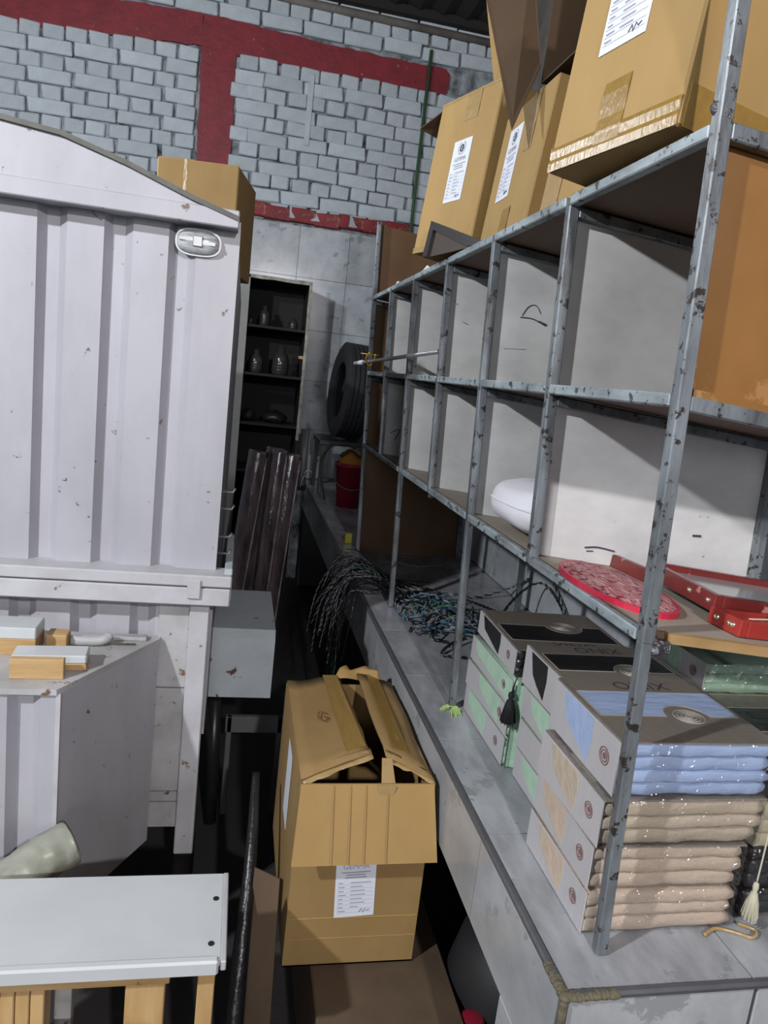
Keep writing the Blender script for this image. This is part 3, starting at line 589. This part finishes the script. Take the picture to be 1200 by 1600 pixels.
# ------------------------------------------------------------------ dark open cabinet at the back
CB = empty('open_cabinet', (-.38, 4.75, 0), label='tall black open cabinet with chipped pale edges against the tiled wall', cat='cabinet')
def cbb(b, name, m): o = b.build(name, m, CB); o.location = (.38, -4.75, 0); return o
CX0, CX1, CY0, CY1, CZ = -.655, -.145, 4.52, 4.985, 2.34
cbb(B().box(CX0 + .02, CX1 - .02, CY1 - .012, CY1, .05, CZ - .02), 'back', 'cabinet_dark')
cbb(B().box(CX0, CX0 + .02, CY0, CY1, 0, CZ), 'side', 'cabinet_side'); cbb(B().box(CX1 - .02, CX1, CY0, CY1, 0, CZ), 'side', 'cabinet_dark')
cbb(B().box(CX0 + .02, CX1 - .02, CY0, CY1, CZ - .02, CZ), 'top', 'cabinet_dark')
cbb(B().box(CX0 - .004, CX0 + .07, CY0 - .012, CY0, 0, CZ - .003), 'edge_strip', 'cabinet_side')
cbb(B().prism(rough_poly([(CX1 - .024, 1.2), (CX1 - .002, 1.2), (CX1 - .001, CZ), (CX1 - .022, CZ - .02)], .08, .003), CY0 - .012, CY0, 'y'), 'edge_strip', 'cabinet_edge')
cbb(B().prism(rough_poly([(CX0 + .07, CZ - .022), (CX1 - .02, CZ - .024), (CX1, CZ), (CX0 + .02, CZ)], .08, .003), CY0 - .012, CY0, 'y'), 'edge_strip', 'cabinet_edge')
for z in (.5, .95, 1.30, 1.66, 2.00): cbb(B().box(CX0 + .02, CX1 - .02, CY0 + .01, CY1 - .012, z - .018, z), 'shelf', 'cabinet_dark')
cbb(B().box(CX1 - .055, CX1 - .022, CY0 - .004, CY0 + .008, 1.795, 1.815), 'hinge', 'wood_edge')
def jar(x, y, z, r, h, m, label):
    b = B(); b.lathe([(0, 0), (r * .85, 0), (r, h * .08), (r, h * .55), (r * .82, h * .72), (r * .45, h * .8), (r * .45, h), (0, h)], (0, 0, 0), 16)
    for k in range(4): b.lathe([(r * 1.0, h * (.15 + .1 * k)), (r * 1.05, h * (.18 + .1 * k)), (r * 1.0, h * (.21 + .1 * k))], (0, 0, 0), 16)
    o = b.build('glass_jar', m); o.location = (x, y, z); tag(o, label, 'jar')
jar(-.50, 4.68, 1.66, .055, .17, 'jar_glass', 'ribbed glass jar at the left of the black cabinet shelf')
jar(-.32, 4.66, 1.66, .062, .21, 'jar_glass', 'taller ribbed jar right of centre on the black cabinet shelf')
jar(-.46, 4.72, 2.00, .04, .15, 'jar_dark', 'dark bottle on the top shelf of the black cabinet')
jar(-.25, 4.70, 2.00, .035, .09, 'jar_glass', 'small jar at the right of the cabinet top shelf')
jar(-.56, 4.64, 2.00, .02, .07, 'jar_glass', 'tiny glinting vial at the left of the cabinet top shelf')
for k, (x, wd, lab) in enumerate(((-.53, .12, 'grey folded bundle low at the left in the black cabinet'), (-.33, .2, 'dark heap of cloth low in the black cabinet'))):
    b = B(); q = bmesh.new(); bmesh.ops.create_icosphere(q, subdivisions=3, radius=.5)
    for v in q.verts: v.co = Vector((v.co.x * wd, v.co.y * .2, max(0, v.co.z * .10 + .04 + .02 * noise.noise(v.co * 4 + Vector((k, 0, 0))))))
    b.bm(q, None, True); o = b.build('cloth_bundle', ('cabinet_dark', 'black_frame')[k]); o.location = (x, 4.7, 1.30); tag(o, lab, 'cloth')
# ------------------------------------------------------------------ far end of the counter: stand, tyre, bucket
sd = empty('tyre_stand', (.15, 4.40, .85), label='black metal stand under the tyre at the far counter end', cat='stand')
b = B(); b.box(-.17, .33, -.18, .30, .365, .40, .004); b.build('top_plate', 'black_plastic', sd)
for x in (-.15, .30):
    for y in (-.16, .28): B().box(x, x + .025, y, y + .025, .0, .366, .002).build('leg', 'black_plastic', sd)
B().box(-.15, .325, -.155, -.14, .10, .125, .002).build('cross_bar', 'black_plastic', sd)
tb = B(); Rr, W = .345, .215
pf = [(.20, -W * .42), (.235, -W * .47), (.29, -W * .52), (.325, -W * .46)]
for k in range(5):
    x0 = -W * .40 + k * W * .16
    pf += [(Rr, x0), (Rr, x0 + W * .13), (Rr - .010, x0 + W * .132), (Rr - .010, x0 + W * .158)]
pf += [(Rr, W * .42), (.325, W * .46), (.29, W * .52), (.235, W * .47), (.20, W * .42), (.215, W * .3), (.30, W * .36), (.31, 0), (.30, -W * .36), (.215, -W * .3)]
tb.lathe(pf, (0, 0, 0), 40, 'x', close=True, smooth=False)
ty = tb.build('car_tyre', 'rubber'); ty.location = (.195, 4.42, 1.258 + Rr); ty.rotation_euler = (0, R(3), R(4)); tag(ty, 'black car tyre standing upright on the far end of the counter', 'tyre')
bk = empty('red_bucket', (.165, 3.86, .85), label='red plastic bucket with orange cloth at the far end of the counter', cat='bucket')
B().lathe([(0, .0), (.075, 0), (.098, .27), (.106, .272), (.106, .295), (.096, .297), (.072, .01), (0, .01)], (0, 0, 0), 28).build('body', 'red_plastic', bk)
b = B(); b.tube(spline([(-.104, 0, .27), (-.098, -.075, .17), (0, -.115, .13), (.098, -.075, .17), (.104, 0, .27)], 8), .0045, 6); b.build('handle', 'pvc_grey', bk)
b = B(); q = bmesh.new(); bmesh.ops.create_icosphere(q, subdivisions=3, radius=.5)
for v in q.verts: v.co = Vector((v.co.x * .165, v.co.y * .165, v.co.z * .17 + .30 + .03 * noise.noise(v.co * 5)))
b.bm(q, None, True); o = b.build('orange_cloth', 'orange_cloth'); o.location = (.165, 3.86, .85); tag(o, 'orange and black cloth stuffed into the red bucket', 'cloth')
b = B(); b.tube(spline([(-.08, -.03, .34), (-.02, -.07, .385), (.04, -.08, .35), (.08, -.06, .36)], 6), .012, 6); b.build('black_strap', 'olive_cloth', o)
b = B(); b.tube([(-.085, 4.62, .85), (-.09, 4.64, 1.28)], .032, 14); tag(b.build('grey_pipe', 'pvc_grey'), 'short grey plastic pipe standing at the counter end beneath the tyre', 'pipe')
b = B(); b.tube([tuple((-.05 + .028 * math.cos(a / 12 * 6.2832), 4.50, .955 + .03 * math.sin(a / 12 * 6.2832))) for a in range(11)], .0045, 6); b.tube(spline([(-.077, 4.50, .945), (-.09, 4.49, .92), (-.10, 4.49, .875), (-.105, 4.49, .86)], 4), .004, 6)
tag(b.build('hook_ring', 'chrome'), 'small chrome ring with hook in front of the grey pipe', 'hook')
b = B(); b.tube(spline([(.03, 4.02, .86), (-.005, 4.02, 1.0), (.0, 4.05, 1.15), (.05, 4.1, 1.22), (.14, 4.1, 1.24), (.22, 4.12, 1.22)], 6), .007, 6); tag(b.build('black_cable_loop', 'wire_black'), 'black cable looping over the red bucket', 'cable')
b = B(); b.box(-.02, .02, -.012, .012, 0, .055, .003); b.tube([(.0, -.002, .0), (.004, -.03, -.05 + .05)], .003, 5); o = b.build('yellow_tag', 'yellow_tag'); o.location = (.022, 2.78, .85); tag(o, 'small yellow tag beside the foot of the far post', 'tag')
# ------------------------------------------------------------------ things on and in the rack
def top_z(x): return 2.107 - .087 * x
e = empty('picture', label='black picture frame leaning on the cartons at the rack top edge', cat='frame')
e.matrix_world = Matrix.Translation((-.050, 1.34, 2.108)) @ Matrix.Rotation(R(-78), 4, 'Z') @ Matrix.Rotation(R(-5), 4, 'X')
b = B(); b.prism([(-.045, 0), (-.012, 0), (-.004, .078), (-.030, .108)], -.012, .006, 'y'); b.prism([(-.030, .108), (-.004, .078), (.24, .0), (.34, .0)], -.012, .006, 'y')
b.build('moulding', 'black_frame', e)
B().prism([(-.015, 0), (-.006, .080), (.245, .0)], -.002, .004, 'y').build('backing', 'frame_back', e)
b = B(); b.slab([(0, 0, 0), (.085, 0, 0), (.070, .03, .045), (.035, .03, .06)], .003); o = b.build('white_card', 'white_card'); o.location = (.03, 1.92, 2.106); o.rotation_euler = (0, 0, R(-70)); tag(o, 'bent white card scrap on the far rack top', 'card')
b = B(); blob(b, (0, 0, .010), .011, 3); o = b.build('white_button', 'white_card'); o.location = (.012, 2.13, 2.104); tag(o, 'tiny white button on the far end of the rack top', 'button')
b = B(); b.lathe([(0, 0), (.045, 0), (.055, .07), (.05, .07), (.04, .01), (0, .01)], (0, 0, 0), 18); o = b.build('white_cup', 'white_card'); o.location = (.20, 2.50, 2.088); tag(o, 'white cup behind the cartons at the far rack end', 'cup')
# rod tied across the far pigeonholes
rd = empty('curtain_rod', (-.05, 1.9, 1.80), label='slim grey metal rod with brass hook sticking out of the far pigeonholes', cat='rod')
b = B(); b.tube([(.052, -.575, .026), (-.02, .50, -.018), (-.028, .60, -.022)], .0075, 8); b.build('rod', 'chrome', rd)
B().tube([(-.02, .45, -.015), (-.029, .60, -.0225)], .0105, 8).build('end_cap', 'white_trim', rd)
b = B(); b.tube(spline([(-.025, .25, .025), (-.035, .27, .0), (-.015, .30, -.03), (.0, .28, -.01), (.0, .25, .02)], 5), .004, 6); b.tube([(-.06, .27, .018), (.02, .27, .018)], .002, 5); b.build('brass_hook', 'gold', rd)
# pillow in the lower row
b = B(); q = bmesh.new(); bmesh.ops.create_uvsphere(q, u_segments=40, v_segments=24, radius=1)
for v in q.verts:
    x, y, z = v.co; s_ = lambda t, p: math.copysign(abs(t) ** p, t)
    v.co = Vector((s_(x, .55) * .235, s_(y, .6) * .155, s_(z, .75) * .066 + .006 * noise.noise((x * 3, y * 3, z * 3))))
b.bm(q, None, True); pw = b.build('white_pillow', 'pillow'); pw.location = (.262, .675, 1.452); pw.rotation_euler = (0, R(5), R(3)); tag(pw, 'plump white cushion lying in a lower pigeonhole', 'cushion')
b = B(); b.tube([(.232 * math.copysign(abs(math.cos(a)) ** .55, math.cos(a)) * 1.012, .155 * math.copysign(abs(math.sin(a)) ** .6, math.sin(a)) * 1.012, .0) for a in [2 * math.pi * i / 60 for i in range(61)]], .0026, 5); b.build('piping', 'pillow', pw)
# oval red tray with woven top
lowz = lambda x: 1.4035 - .087 * x
tr = empty('oval_mat', (.105, .235, lowz(.105) + .001), (0, R(5), R(-2)), 'oval red rimmed mat with woven pink top on the lower shelf', 'mat')
ell = lambda rx, ry, n=40: [(rx * math.cos(6.2832 * i / n), ry * math.sin(6.2832 * i / n)) for i in range(n)]
B().prism(ell(.088, .165), .0, .010).build('rim', 'red_rim', tr)
b = B(); vs = []; fs = []; n = 40; K_ = 7
for k in range(K_ + 1):
    t = 1 - k / K_
    for i, (x, y) in enumerate(ell(.082 * max(t, .02), .157 * max(t, .02))): vs.append((x, y, .010 + .010 * (1 - t * t) ** .5 + .003 * noise.noise((x * 60, y * 60, 0))))
for k in range(K_):
    for i in range(n): fs.append([k * n + i, k * n + (i + 1) % n, (k + 1) * n + (i + 1) % n, (k + 1) * n + i])
fs.append([K_ * n + i for i in range(n)]); b.add(vs, fs, None, True); b.build('woven_top', 'weave', tr)
# red studded trays
def red_tray(loc, rz, w_, d, h, m, lab, ry=R(5)):
    e = empty('red_tray', loc, (0, ry, rz), lab, 'tray'); t = .016
    for nme, q in (('rail', (0, t, 0, d)), ('rail', (w_ - t, w_, 0, d)), ('rail', (t, w_ - t, d - t, d)), ('rail', (t, w_ - t, 0, t))):
        B().box(q[0], q[1], q[2], q[3], 0, h, .002).build(nme, m, e)
    B().box(t, w_ - t, t, d - t, h * .45, h * .45 + .004).build('pane', 'glass_pane', e)
    for y in (.018, d * .32, d - .02): b = B(); b.lathe([(0, -.004), (.0035, -.003), (.005, 0), (.0055, .001)], (0, 0, 0), 12, 'x'); o = b.build('stud', 'brass', e); o.location = (-.0005, y, h * .55)
    return e
red_tray((.215, .105, lowz(.215) + .016), R(-2), .34, .235, .030, 'red_lacquer', 'dark red studded tray with a pale glass pane on the lower shelf')
red_tray((.205, .020, lowz(.205) + .002), R(4), .32, .075, .028, 'red_bright', 'bright red narrow frame in front of the studded tray')
b = B(); b.box(-.015, .0, -.05, .10, 0, .028, .002); o = b.build('red_stick', 'red_lacquer'); o.location = (.235, .355, lowz(.235) + .001); o.rotation_euler = (0, R(5), R(8)); tag(o, 'loose dark red stick behind the studded tray', 'stick')
b = B(); b.tube(spline([(0, 0, .0), (.002, -.006, .012), (.008, -.004, .02), (.012, 0, .015)], 4), .002, 5); b.tube(spline([(-.06, -.002, 0), (0, -.004, .002), (.08, -.002, .0)], 4), .0015, 5); o = b.build('twine', 'tassel_cream'); o.location = (.30, .048, lowz(.30) + .033); tag(o, 'bit of beige twine tied on the bright red frame', 'twine')
# ------------------------------------------------------------------ towel boxes on the counter
def towel_layer(w_, d, z0, z1, sd, y_in, x_in):
    b = B(); nx = 18; h = z1 - z0; pr = []; r = h * .5
    for i in range(7): a = -math.pi / 2 + math.pi * i / 6; pr.append((-d / 2 + y_in + r * .45 * (1 - math.cos(a)) , z0 + r + r * math.sin(a) * .99))
    pr += [(d / 2 - .004, z1), (d / 2 - .004, z0)]; n = len(pr); vs = []; fs = []
    for j in range(nx + 1):
        u = j / nx; x = -w_ / 2 + .004 + (w_ - .004 - x_in) * u; e_ = min(1, (1 - u) * nx / 1.6 + .62)
        for i, (y, z) in enumerate(pr):
            zz = (z - (z0 + r)) * (e_ if i < 7 else 1) + z0 + r; f_ = .0030 * noise.noise((x * 16 + sd, i * .35, sd)) + .0022 * noise.noise((x * 40 + sd, i * .9, 3.0))
            vs.append((x, max(y + (f_ if i < 7 else 0) + .004 * (1 - e_), -d / 2 + .0005), min(max(zz + f_ * .55, z0 - .001), z1 + .001)))
    for j in range(nx):
        for i in range(n): fs.append([j * n + i, j * n + (i + 1) % n, (j + 1) * n + (i + 1) % n, (j + 1) * n + i])
    fs += [list(range(n)), list(range(nx * n, nx * n + n))[::-1]]
    return b.add(vs, fs, None, True)
def towel_box(x0, x1, y0, y1, z0, z1, col, lab, rz=0.0, lid=True, text=None, flip=False, folds=4, group=None, sleeve=True, window=None, dark=False):
    w_, d, h = x1 - x0, y1 - y0, z1 - z0; tm = 'towel_' + col
    e = empty('towel_box', ((x0 + x1) / 2, (y0 + y1) / 2, z0), (0, 0, rz), lab, 'towel box', group)
    rr = random.Random(int(x0 * 991 + y0 * 577 + z0 * 313)); hh = (h - .006) / folds
    zc = [0.0]
    for k in range(folds): zc.append(zc[-1] + rr.uniform(.75, 1.25))
    zc = [.002 + z * (h - .007) / zc[-1] for z in zc]
    for k in range(folds):
        towel_layer(w_, d, zc[k], zc[k + 1], rr.uniform(0, 90), rr.uniform(0, .006), rr.uniform(.003, .012)).build('folded_towel', tm, e)
    b = B(); b.box(-w_ / 2, w_ / 2, -d / 2 - .0015, d / 2, .0008, h, .006, 2); b.build('plastic_wrap', 'clear_film', e)
    if lid:
        zt = h - .0035
        ld = B().box(-w_ / 2 + .002, w_ / 2 - .002, -d / 2 + .002, d / 2 - .002, zt - .001, zt + .0022, .001).build('lid', 'taupe', e)
        z2 = zt + .0023; sgn = -1 if flip else 1; b = B()
        y_a, y_b = sgn * .26 * d, -sgn * .12 * d; lo, hi = min(y_a, y_b), max(y_a, y_b); R_ = .17 * d
        P = [(-.46 * w_, lo), (.46 * w_, lo), (.46 * w_, hi), (-.46 * w_, hi)]
        arc = [(.12 * w_ + R_ * math.cos(a), -sgn * .12 * d + sgn * R_ * math.sin(a)) for a in [math.pi * i / 14 for i in range(15)]]
        if sgn > 0: P = [(-.46 * w_, hi), (-.46 * w_, lo)] + arc[::-1] + [(.46 * w_, lo), (.46 * w_, hi)]
        else: P = [(-.46 * w_, lo), (-.46 * w_, hi)] + arc[::-1] + [(.46 * w_, hi), (.46 * w_, lo)]
        b.prism(P, z2 - .001, z2 + .0002); b.build('window_band', tm, ld)
        b = B()
        for i in range(len(P)):
            p_, q_ = P[i], P[(i + 1) % len(P)]; b.tube([(p_[0], p_[1], z2 + .0003), (q_[0], q_[1], z2 + .0003)], .0009, 4)
        c = (.12 * w_, -sgn * .12 * d - 0); 
        for r_ in (.10, .075, .05, .025): b.tube([(c[0] + r_ * d * 1.1 * math.cos(6.2832 * i / 20), c[1] + r_ * d * math.sin(6.2832 * i / 20), z2 + .0003) for i in range(21)], .0011, 4)
        b.build('emblem', 'taupe_line', ld)
        if text:
            b = B(); put_text(b, text, .046, Matrix.Translation((.012, (.31 if not flip else -.40) * d, z2 + .0004)) ); b.build('lettering', 'ink', ld)
    if sleeve:
        sl = B().box(-w_ / 2 - .0012, -w_ / 2 + .0008, -d / 2 + .002, d / 2 - .002, .002, h - .003).build('sleeve', 'sleeve', e)
        xx = -w_ / 2 - .0016; b = B()
        a0, a1 = (-.12, .32) if window is None else window
        b.prism([(a1 * d, h * .93), (a1 * d - .02, h * .45), ((a0 + a1) / 2 * d, h * .30), (a0 * d, h * .10), (a0 * d - .006, h * .60), (a0 * d - .002, h * .93)], xx, xx + .001, 'x'); b.build('window', tm, sl)
        b = B(); cy = -.33 * d
        for r_ in (.15, .10): b.tube([(xx, cy + r_ * h * math.cos(6.2832 * i / 16), h * .52 + r_ * h * math.sin(6.2832 * i / 16)) for i in range(17)], .0012, 4)
        b.disc((xx, cy, h * .52), h * .06, .0008, 12, 'x'); b.build('emblem', 'emblem_wine', sl)
    return e
G1, G2, G3, G4 = 'towel boxes stacked at the near post', 'towel boxes in the middle stack', 'towel boxes in the far stack', 'towel boxes in the right hand stack'
towel_box(.032, .318, .028, .272, .8505, .930, 'beige', 'bottom beige towel box of the near stack', group=G1, lid=False, folds=3)
towel_box(.034, .322, .030, .274, .9308, 1.012, 'beige', 'second beige towel box from the counter in the near stack', group=G1, folds=3, rz=R(-.8), window=(-.05, .38))
towel_box(.030, .338, .026, .270, 1.0128, 1.100, 'sand', 'tan towel box with XINO lid under the blue one', group=G1, folds=3, text='XINO', flip=True, rz=R(.6))
towel_box(.046, .340, .030, .285, 1.1008, 1.200, 'blue', 'blue towel box with ONIX lid on top of the near stack', group=G1, folds=4, text='ONIX')
towel_box(.098, .375, .300, .525, .8505, .925, 'green', 'lowest green towel box in the middle stack', group=G2, folds=3, lid=False)
towel_box(.096, .375, .300, .525, .9258, .998, 'green', 'second green towel box in the middle stack', group=G2, folds=3, lid=False, window=(-.38, -.10))
towel_box(.098, .375, .302, .530, .9988, 1.072, 'green', 'third green towel box in the middle stack beneath the black one', group=G2, folds=3, lid=False)
towel_box(.095, .390, .305, .545, 1.0728, 1.168, 'black', 'black towel box with ONIX lid on the middle stack', group=G2, folds=4, text='ONIX', window=(.0, .36))
towel_box(.082, .395, .560, .868, .8505, .925, 'green', 'lowest mint towel box in the far stack', group=G3, folds=3, lid=False, window=(-.05, .42))
towel_box(.080, .395, .562, .870, .9258, 1.000, 'green', 'second mint towel box in the far stack', group=G3, folds=3, lid=False, window=(-.30, .20), rz=R(.8))
towel_box(.082, .395, .560, .868, 1.0008, 1.070, 'green', 'uppermost mint towel box in the far stack under the black one', group=G3, folds=3, lid=False, window=(-.48, .40))
towel_box(.092, .400, .575, .872, 1.0708, 1.138, 'black', 'black towel box with grey XINO lid on the far stack', group=G3, folds=3, text='XINO', flip=True, window=(-.1, .38), rz=R(-1.5))
towel_box(.352, .630, .050, .300, .8505, .905, 'black', 'bottom black towel box behind the cream tassel', group=G4, lid=False, folds=2, sleeve=False)
towel_box(.354, .630, .055, .300, .9058, .985, 'black', 'second black towel box behind the cream tassel', group=G4, lid=False, folds=3, sleeve=False)
towel_box(.350, .630, .050, .300, .9858, 1.080, 'cream', 'pale towel box on the black ones at the frame edge', group=G4, lid=False, folds=3, sleeve=False)
towel_box(.352, .630, .045, .305, 1.0808, 1.165, 'black', 'dark lidded towel box right of the blue one', group=G4, folds=3, sleeve=False)
towel_box(.405, .635, .320, .555, .8505, 1.00, 'sand', 'tan towel box low behind the right hand stack', group=G4, lid=False, folds=4, sleeve=False)
towel_box(.405, .635, .320, .555, 1.0008, 1.155, 'cream', 'cream towel box below the green one at the back right', group=G4, lid=False, folds=4, sleeve=False)
towel_box(.395, .635, .320, .555, 1.1558, 1.225, 'green', 'green towel box on the right beneath the lower shelf', group=G4, lid=False, folds=3)
# wrinkled green wrap at the front of the far stack
b = B(); b.strip([(.084 + .0015 * (i % 2), .553 + .004 * math.sin(i * 1.9) - .004) for i in range(2)] + [(.09 + .01 * i, .551 + .003 * math.sin(i * 2.3)) for i in range(1, 9)], .853, 1.06, 'z'); o = b.build('green_wrap', 'towel_green'); tag(o, 'crumpled green wrapping at the end of the far mint stack', 'wrapping')
# tassels
def tassel(loc, m, L_, r, lab, cord):
    b = B(); b.lathe([(0, 0), (r * .35, -.002), (r * .45, -.010), (r * .3, -.018), (r * .5, -.022), (r * .75, -L_ * .5), (r, -L_), (0, -L_ * .98)], (0, 0, 0), 14)
    rr = random.Random(5)
    for k in range(26): a = rr.uniform(0, 6.28); b.tube([(r * .35 * math.cos(a), r * .35 * math.sin(a), -.02), (r * .8 * math.cos(a), r * .8 * math.sin(a), -L_ * .6), (r * 1.1 * math.cos(a + .1), r * 1.1 * math.sin(a + .1), -L_ * rr.uniform(.95, 1.06))], .0012, 4)
    b.tube(spline(cord, 5), .0016, 5); o = b.build('tassel', m); o.location = loc; tag(o, lab, 'tassel')
tassel((.076, .548, 1.046), 'tassel_black', .075, .017, 'black tassel hanging in front of the mint towel boxes', [(0, 0, 0), (.004, .0, .02), (.012, .004, .04), (.03, .006, .06)])
tassel((.345, .022, .945), 'tassel_cream', .068, .012, 'cream tassel hanging beside the near beige stack', [(0, 0, 0), (.001, 0, .05), (.003, .002, .10), (.004, .004, .14)])
b = B(); rr = random.Random(9)
for k in range(40):
    a = rr.uniform(2.2, 4.6); l = rr.uniform(.02, .055); b.tube(spline([(rr.uniform(-.006, .006), rr.uniform(-.006, .006), .004), (l * .5 * math.cos(a), l * .5 * math.sin(a), .010), (l * math.cos(a + .4), l * math.sin(a + .4), .002)], 3), .0012, 4)
o = b.build('green_threads', 'thread_green'); o.location = (.062, .848, .850); tag(o, 'frayed lime green threads at the foot of the middle rack leg', 'threads', kind='stuff')
b = B(); b.tube(spline([(.006, .27, .010), (-.004, .28, .05), (.006, .288, .10), (.0, .292, .13)], 5), .006, 6); o = b.build('blue_ribbon', 'towel_blue'); o.location = (.088, .010, 1.0); tag(o, 'pale blue ribbon between the black and blue towel boxes', 'ribbon')
b = B(); b.box(-.006, .006, -.012, .014, -.022, .012, .004, 2); o = b.build('black_clip', 'black_plastic'); o.location = (.086, .312, 1.108); tag(o, 'black plastic clip on the corner of the black towel box', 'clip')
b = B(); b.tube(spline([(-.03, 0, .002), (.0, .012, .003), (.03, .002, .003), (.055, -.012, .003), (.07, .0, .006), (.05, .02, .004)], 6), .0035, 5); o = b.build('plastic_scrap', 'tape_clear'); o.location = (.285, .012, .851); tag(o, 'crumpled clear plastic scrap at the foot of the near beige stack', 'scrap')
# ------------------------------------------------------------------ twisted cables
WM = ['wire_black', 'wire_white', 'wire_blue', 'wire_green']
def pair(b, pts, r=.0022, pitch=.03, c=(0, 1), n=7):
    P = spline(pts, n); s = 0; A_, B_ = [], []
    out = []; L_ = sum((P[i + 1] - P[i]).length for i in range(len(P) - 1)); N = max(6, int(L_ / pitch * 5)); seg = [0]
    for i in range(len(P) - 1): seg.append(seg[-1] + (P[i + 1] - P[i]).length)
    j = 0
    for k in range(N + 1):
        d = L_ * k / N
        while j < len(P) - 2 and seg[j + 1] < d: j += 1
        t = (d - seg[j]) / max(1e-6, seg[j + 1] - seg[j]); p = P[j].lerp(P[j + 1], min(1, t)); tg = (P[j + 1] - P[j]).normalized(); u = tg.orthogonal().normalized(); v = tg.cross(u)
        a = 6.2832 * d / pitch; o_ = (u * math.cos(a) + v * math.sin(a)) * r; A_.append(p + o_); B_.append(p - o_)
    b.tube(A_, r, 4, c[0]); b.tube(B_, r, 4, c[1])
rr = random.Random(21)
b = B()
for k in range(52):
    y0 = rr.uniform(1.68, 2.05); yx = rr.uniform(1.80, 2.30); h = rr.uniform(.012, .07); out = rr.uniform(.01, .17) ** 1.2; dz = rr.uniform(.06, .28)
    c = rr.choice([(0, 1)] * 6 + [(0, 3), (0, 0), (0, 0), (0, 0)])
    if k % 9 == 0: dz = rr.uniform(.5, .7); out = .03
    pair(b, [(rr.uniform(.12, .32), y0 + rr.uniform(-.1, .2), .858), (.08, (y0 + yx) / 2, .862 + h * .5), (-.01, yx, .862 + h), (-.06 - out * .5, yx + rr.uniform(-.03, .05), .858 + h * .6), (-.07 - out, yx + rr.uniform(-.03, .08), .80 - dz * .2), (-.075 - out * 1.2, yx + rr.uniform(-.06, .1), .80 - dz)], .0017, rr.uniform(.025, .05), c, 5)
o = b.build('draped_cables', WM); tag(o, 'thick hank of twisted black and white wires drooping over the counter edge', 'cables', kind='stuff')
b = B()
for k in range(46):
    cx, cy = rr.uniform(.10, .30), rr.uniform(1.36, 1.74); a = rr.uniform(0, 6.28); pts = []
    cx = .10 + (1.74 - cy) * .45 + rr.uniform(-.05, .07)
    for i in range(6):
        a += rr.uniform(-1.0, 1.0); cx += .045 * math.cos(a); cy += .045 * math.sin(a); cx = min(max(cx, .06), .42); cy = min(max(cy, 1.27), 1.85); pts.append((cx, cy, .855 + rr.uniform(.0, .045)))
    c = rr.choice([(0, 1), (0, 1), (0, 2), (2, 1), (3, 1), (0, 3), (1, 1), (0, 0)])
    pair(b, pts, .0026, rr.uniform(.03, .06), c, 5)
o = b.build('tangled_cables', WM); tag(o, 'tangle of blue, green, black and white wire ends beside the rack leg', 'cables', kind='stuff')
for lab, pts, c in (('long black and white wire running along the counter to the wall', [(.10, 1.98, .857), (.30, 1.95, .857), (.45, 1.9, .858), (.60, 1.92, .90), (.632, 1.80, .98)], (0, 1)),
                    ('black cable curving from the wall down behind the black towel boxes', [(.18, 2.05, .858), (.42, 1.82, .858), (.50, 1.55, .87), (.50, 1.25, .86), (.52, 1.10, .858)], (0, 0)),
                    ('black cable arch against the tiled back panel', [(.40, 1.45, .858), (.45, 1.55, .93), (.58, 1.60, 1.02), (.63, 1.5, .98), (.62, 1.25, .86)], (0, 0)),
                    ('black and white twisted wire dropping from the arch', [(.63, 1.56, 1.03), (.62, 1.42, .97), (.60, 1.25, .86), (.58, 1.1, .858)], (0, 1)),
                    ('blue and white twisted wire crossing the tangle', [(.10, 1.75, .86), (.20, 1.82, .885), (.32, 1.70, .87), (.36, 1.5, .86)], (2, 1)),
                    ('pale twisted wire lying before the brown end panel', [(.12, 2.35, .856), (.2, 2.42, .856), (.3, 2.36, .856), (.45, 2.42, .856)], (1, 1)),
                    ('lone wire end looping onto the grey tiles', [(.24, 1.36, .87), (.17, 1.30, .875), (.12, 1.24, .857), (.20, 1.22, .856)], (0, 0))):
    b = B(); pair(b, pts, .0032, .045, c, 8); tag(b.build('loose_cable', WM), lab, 'cable')
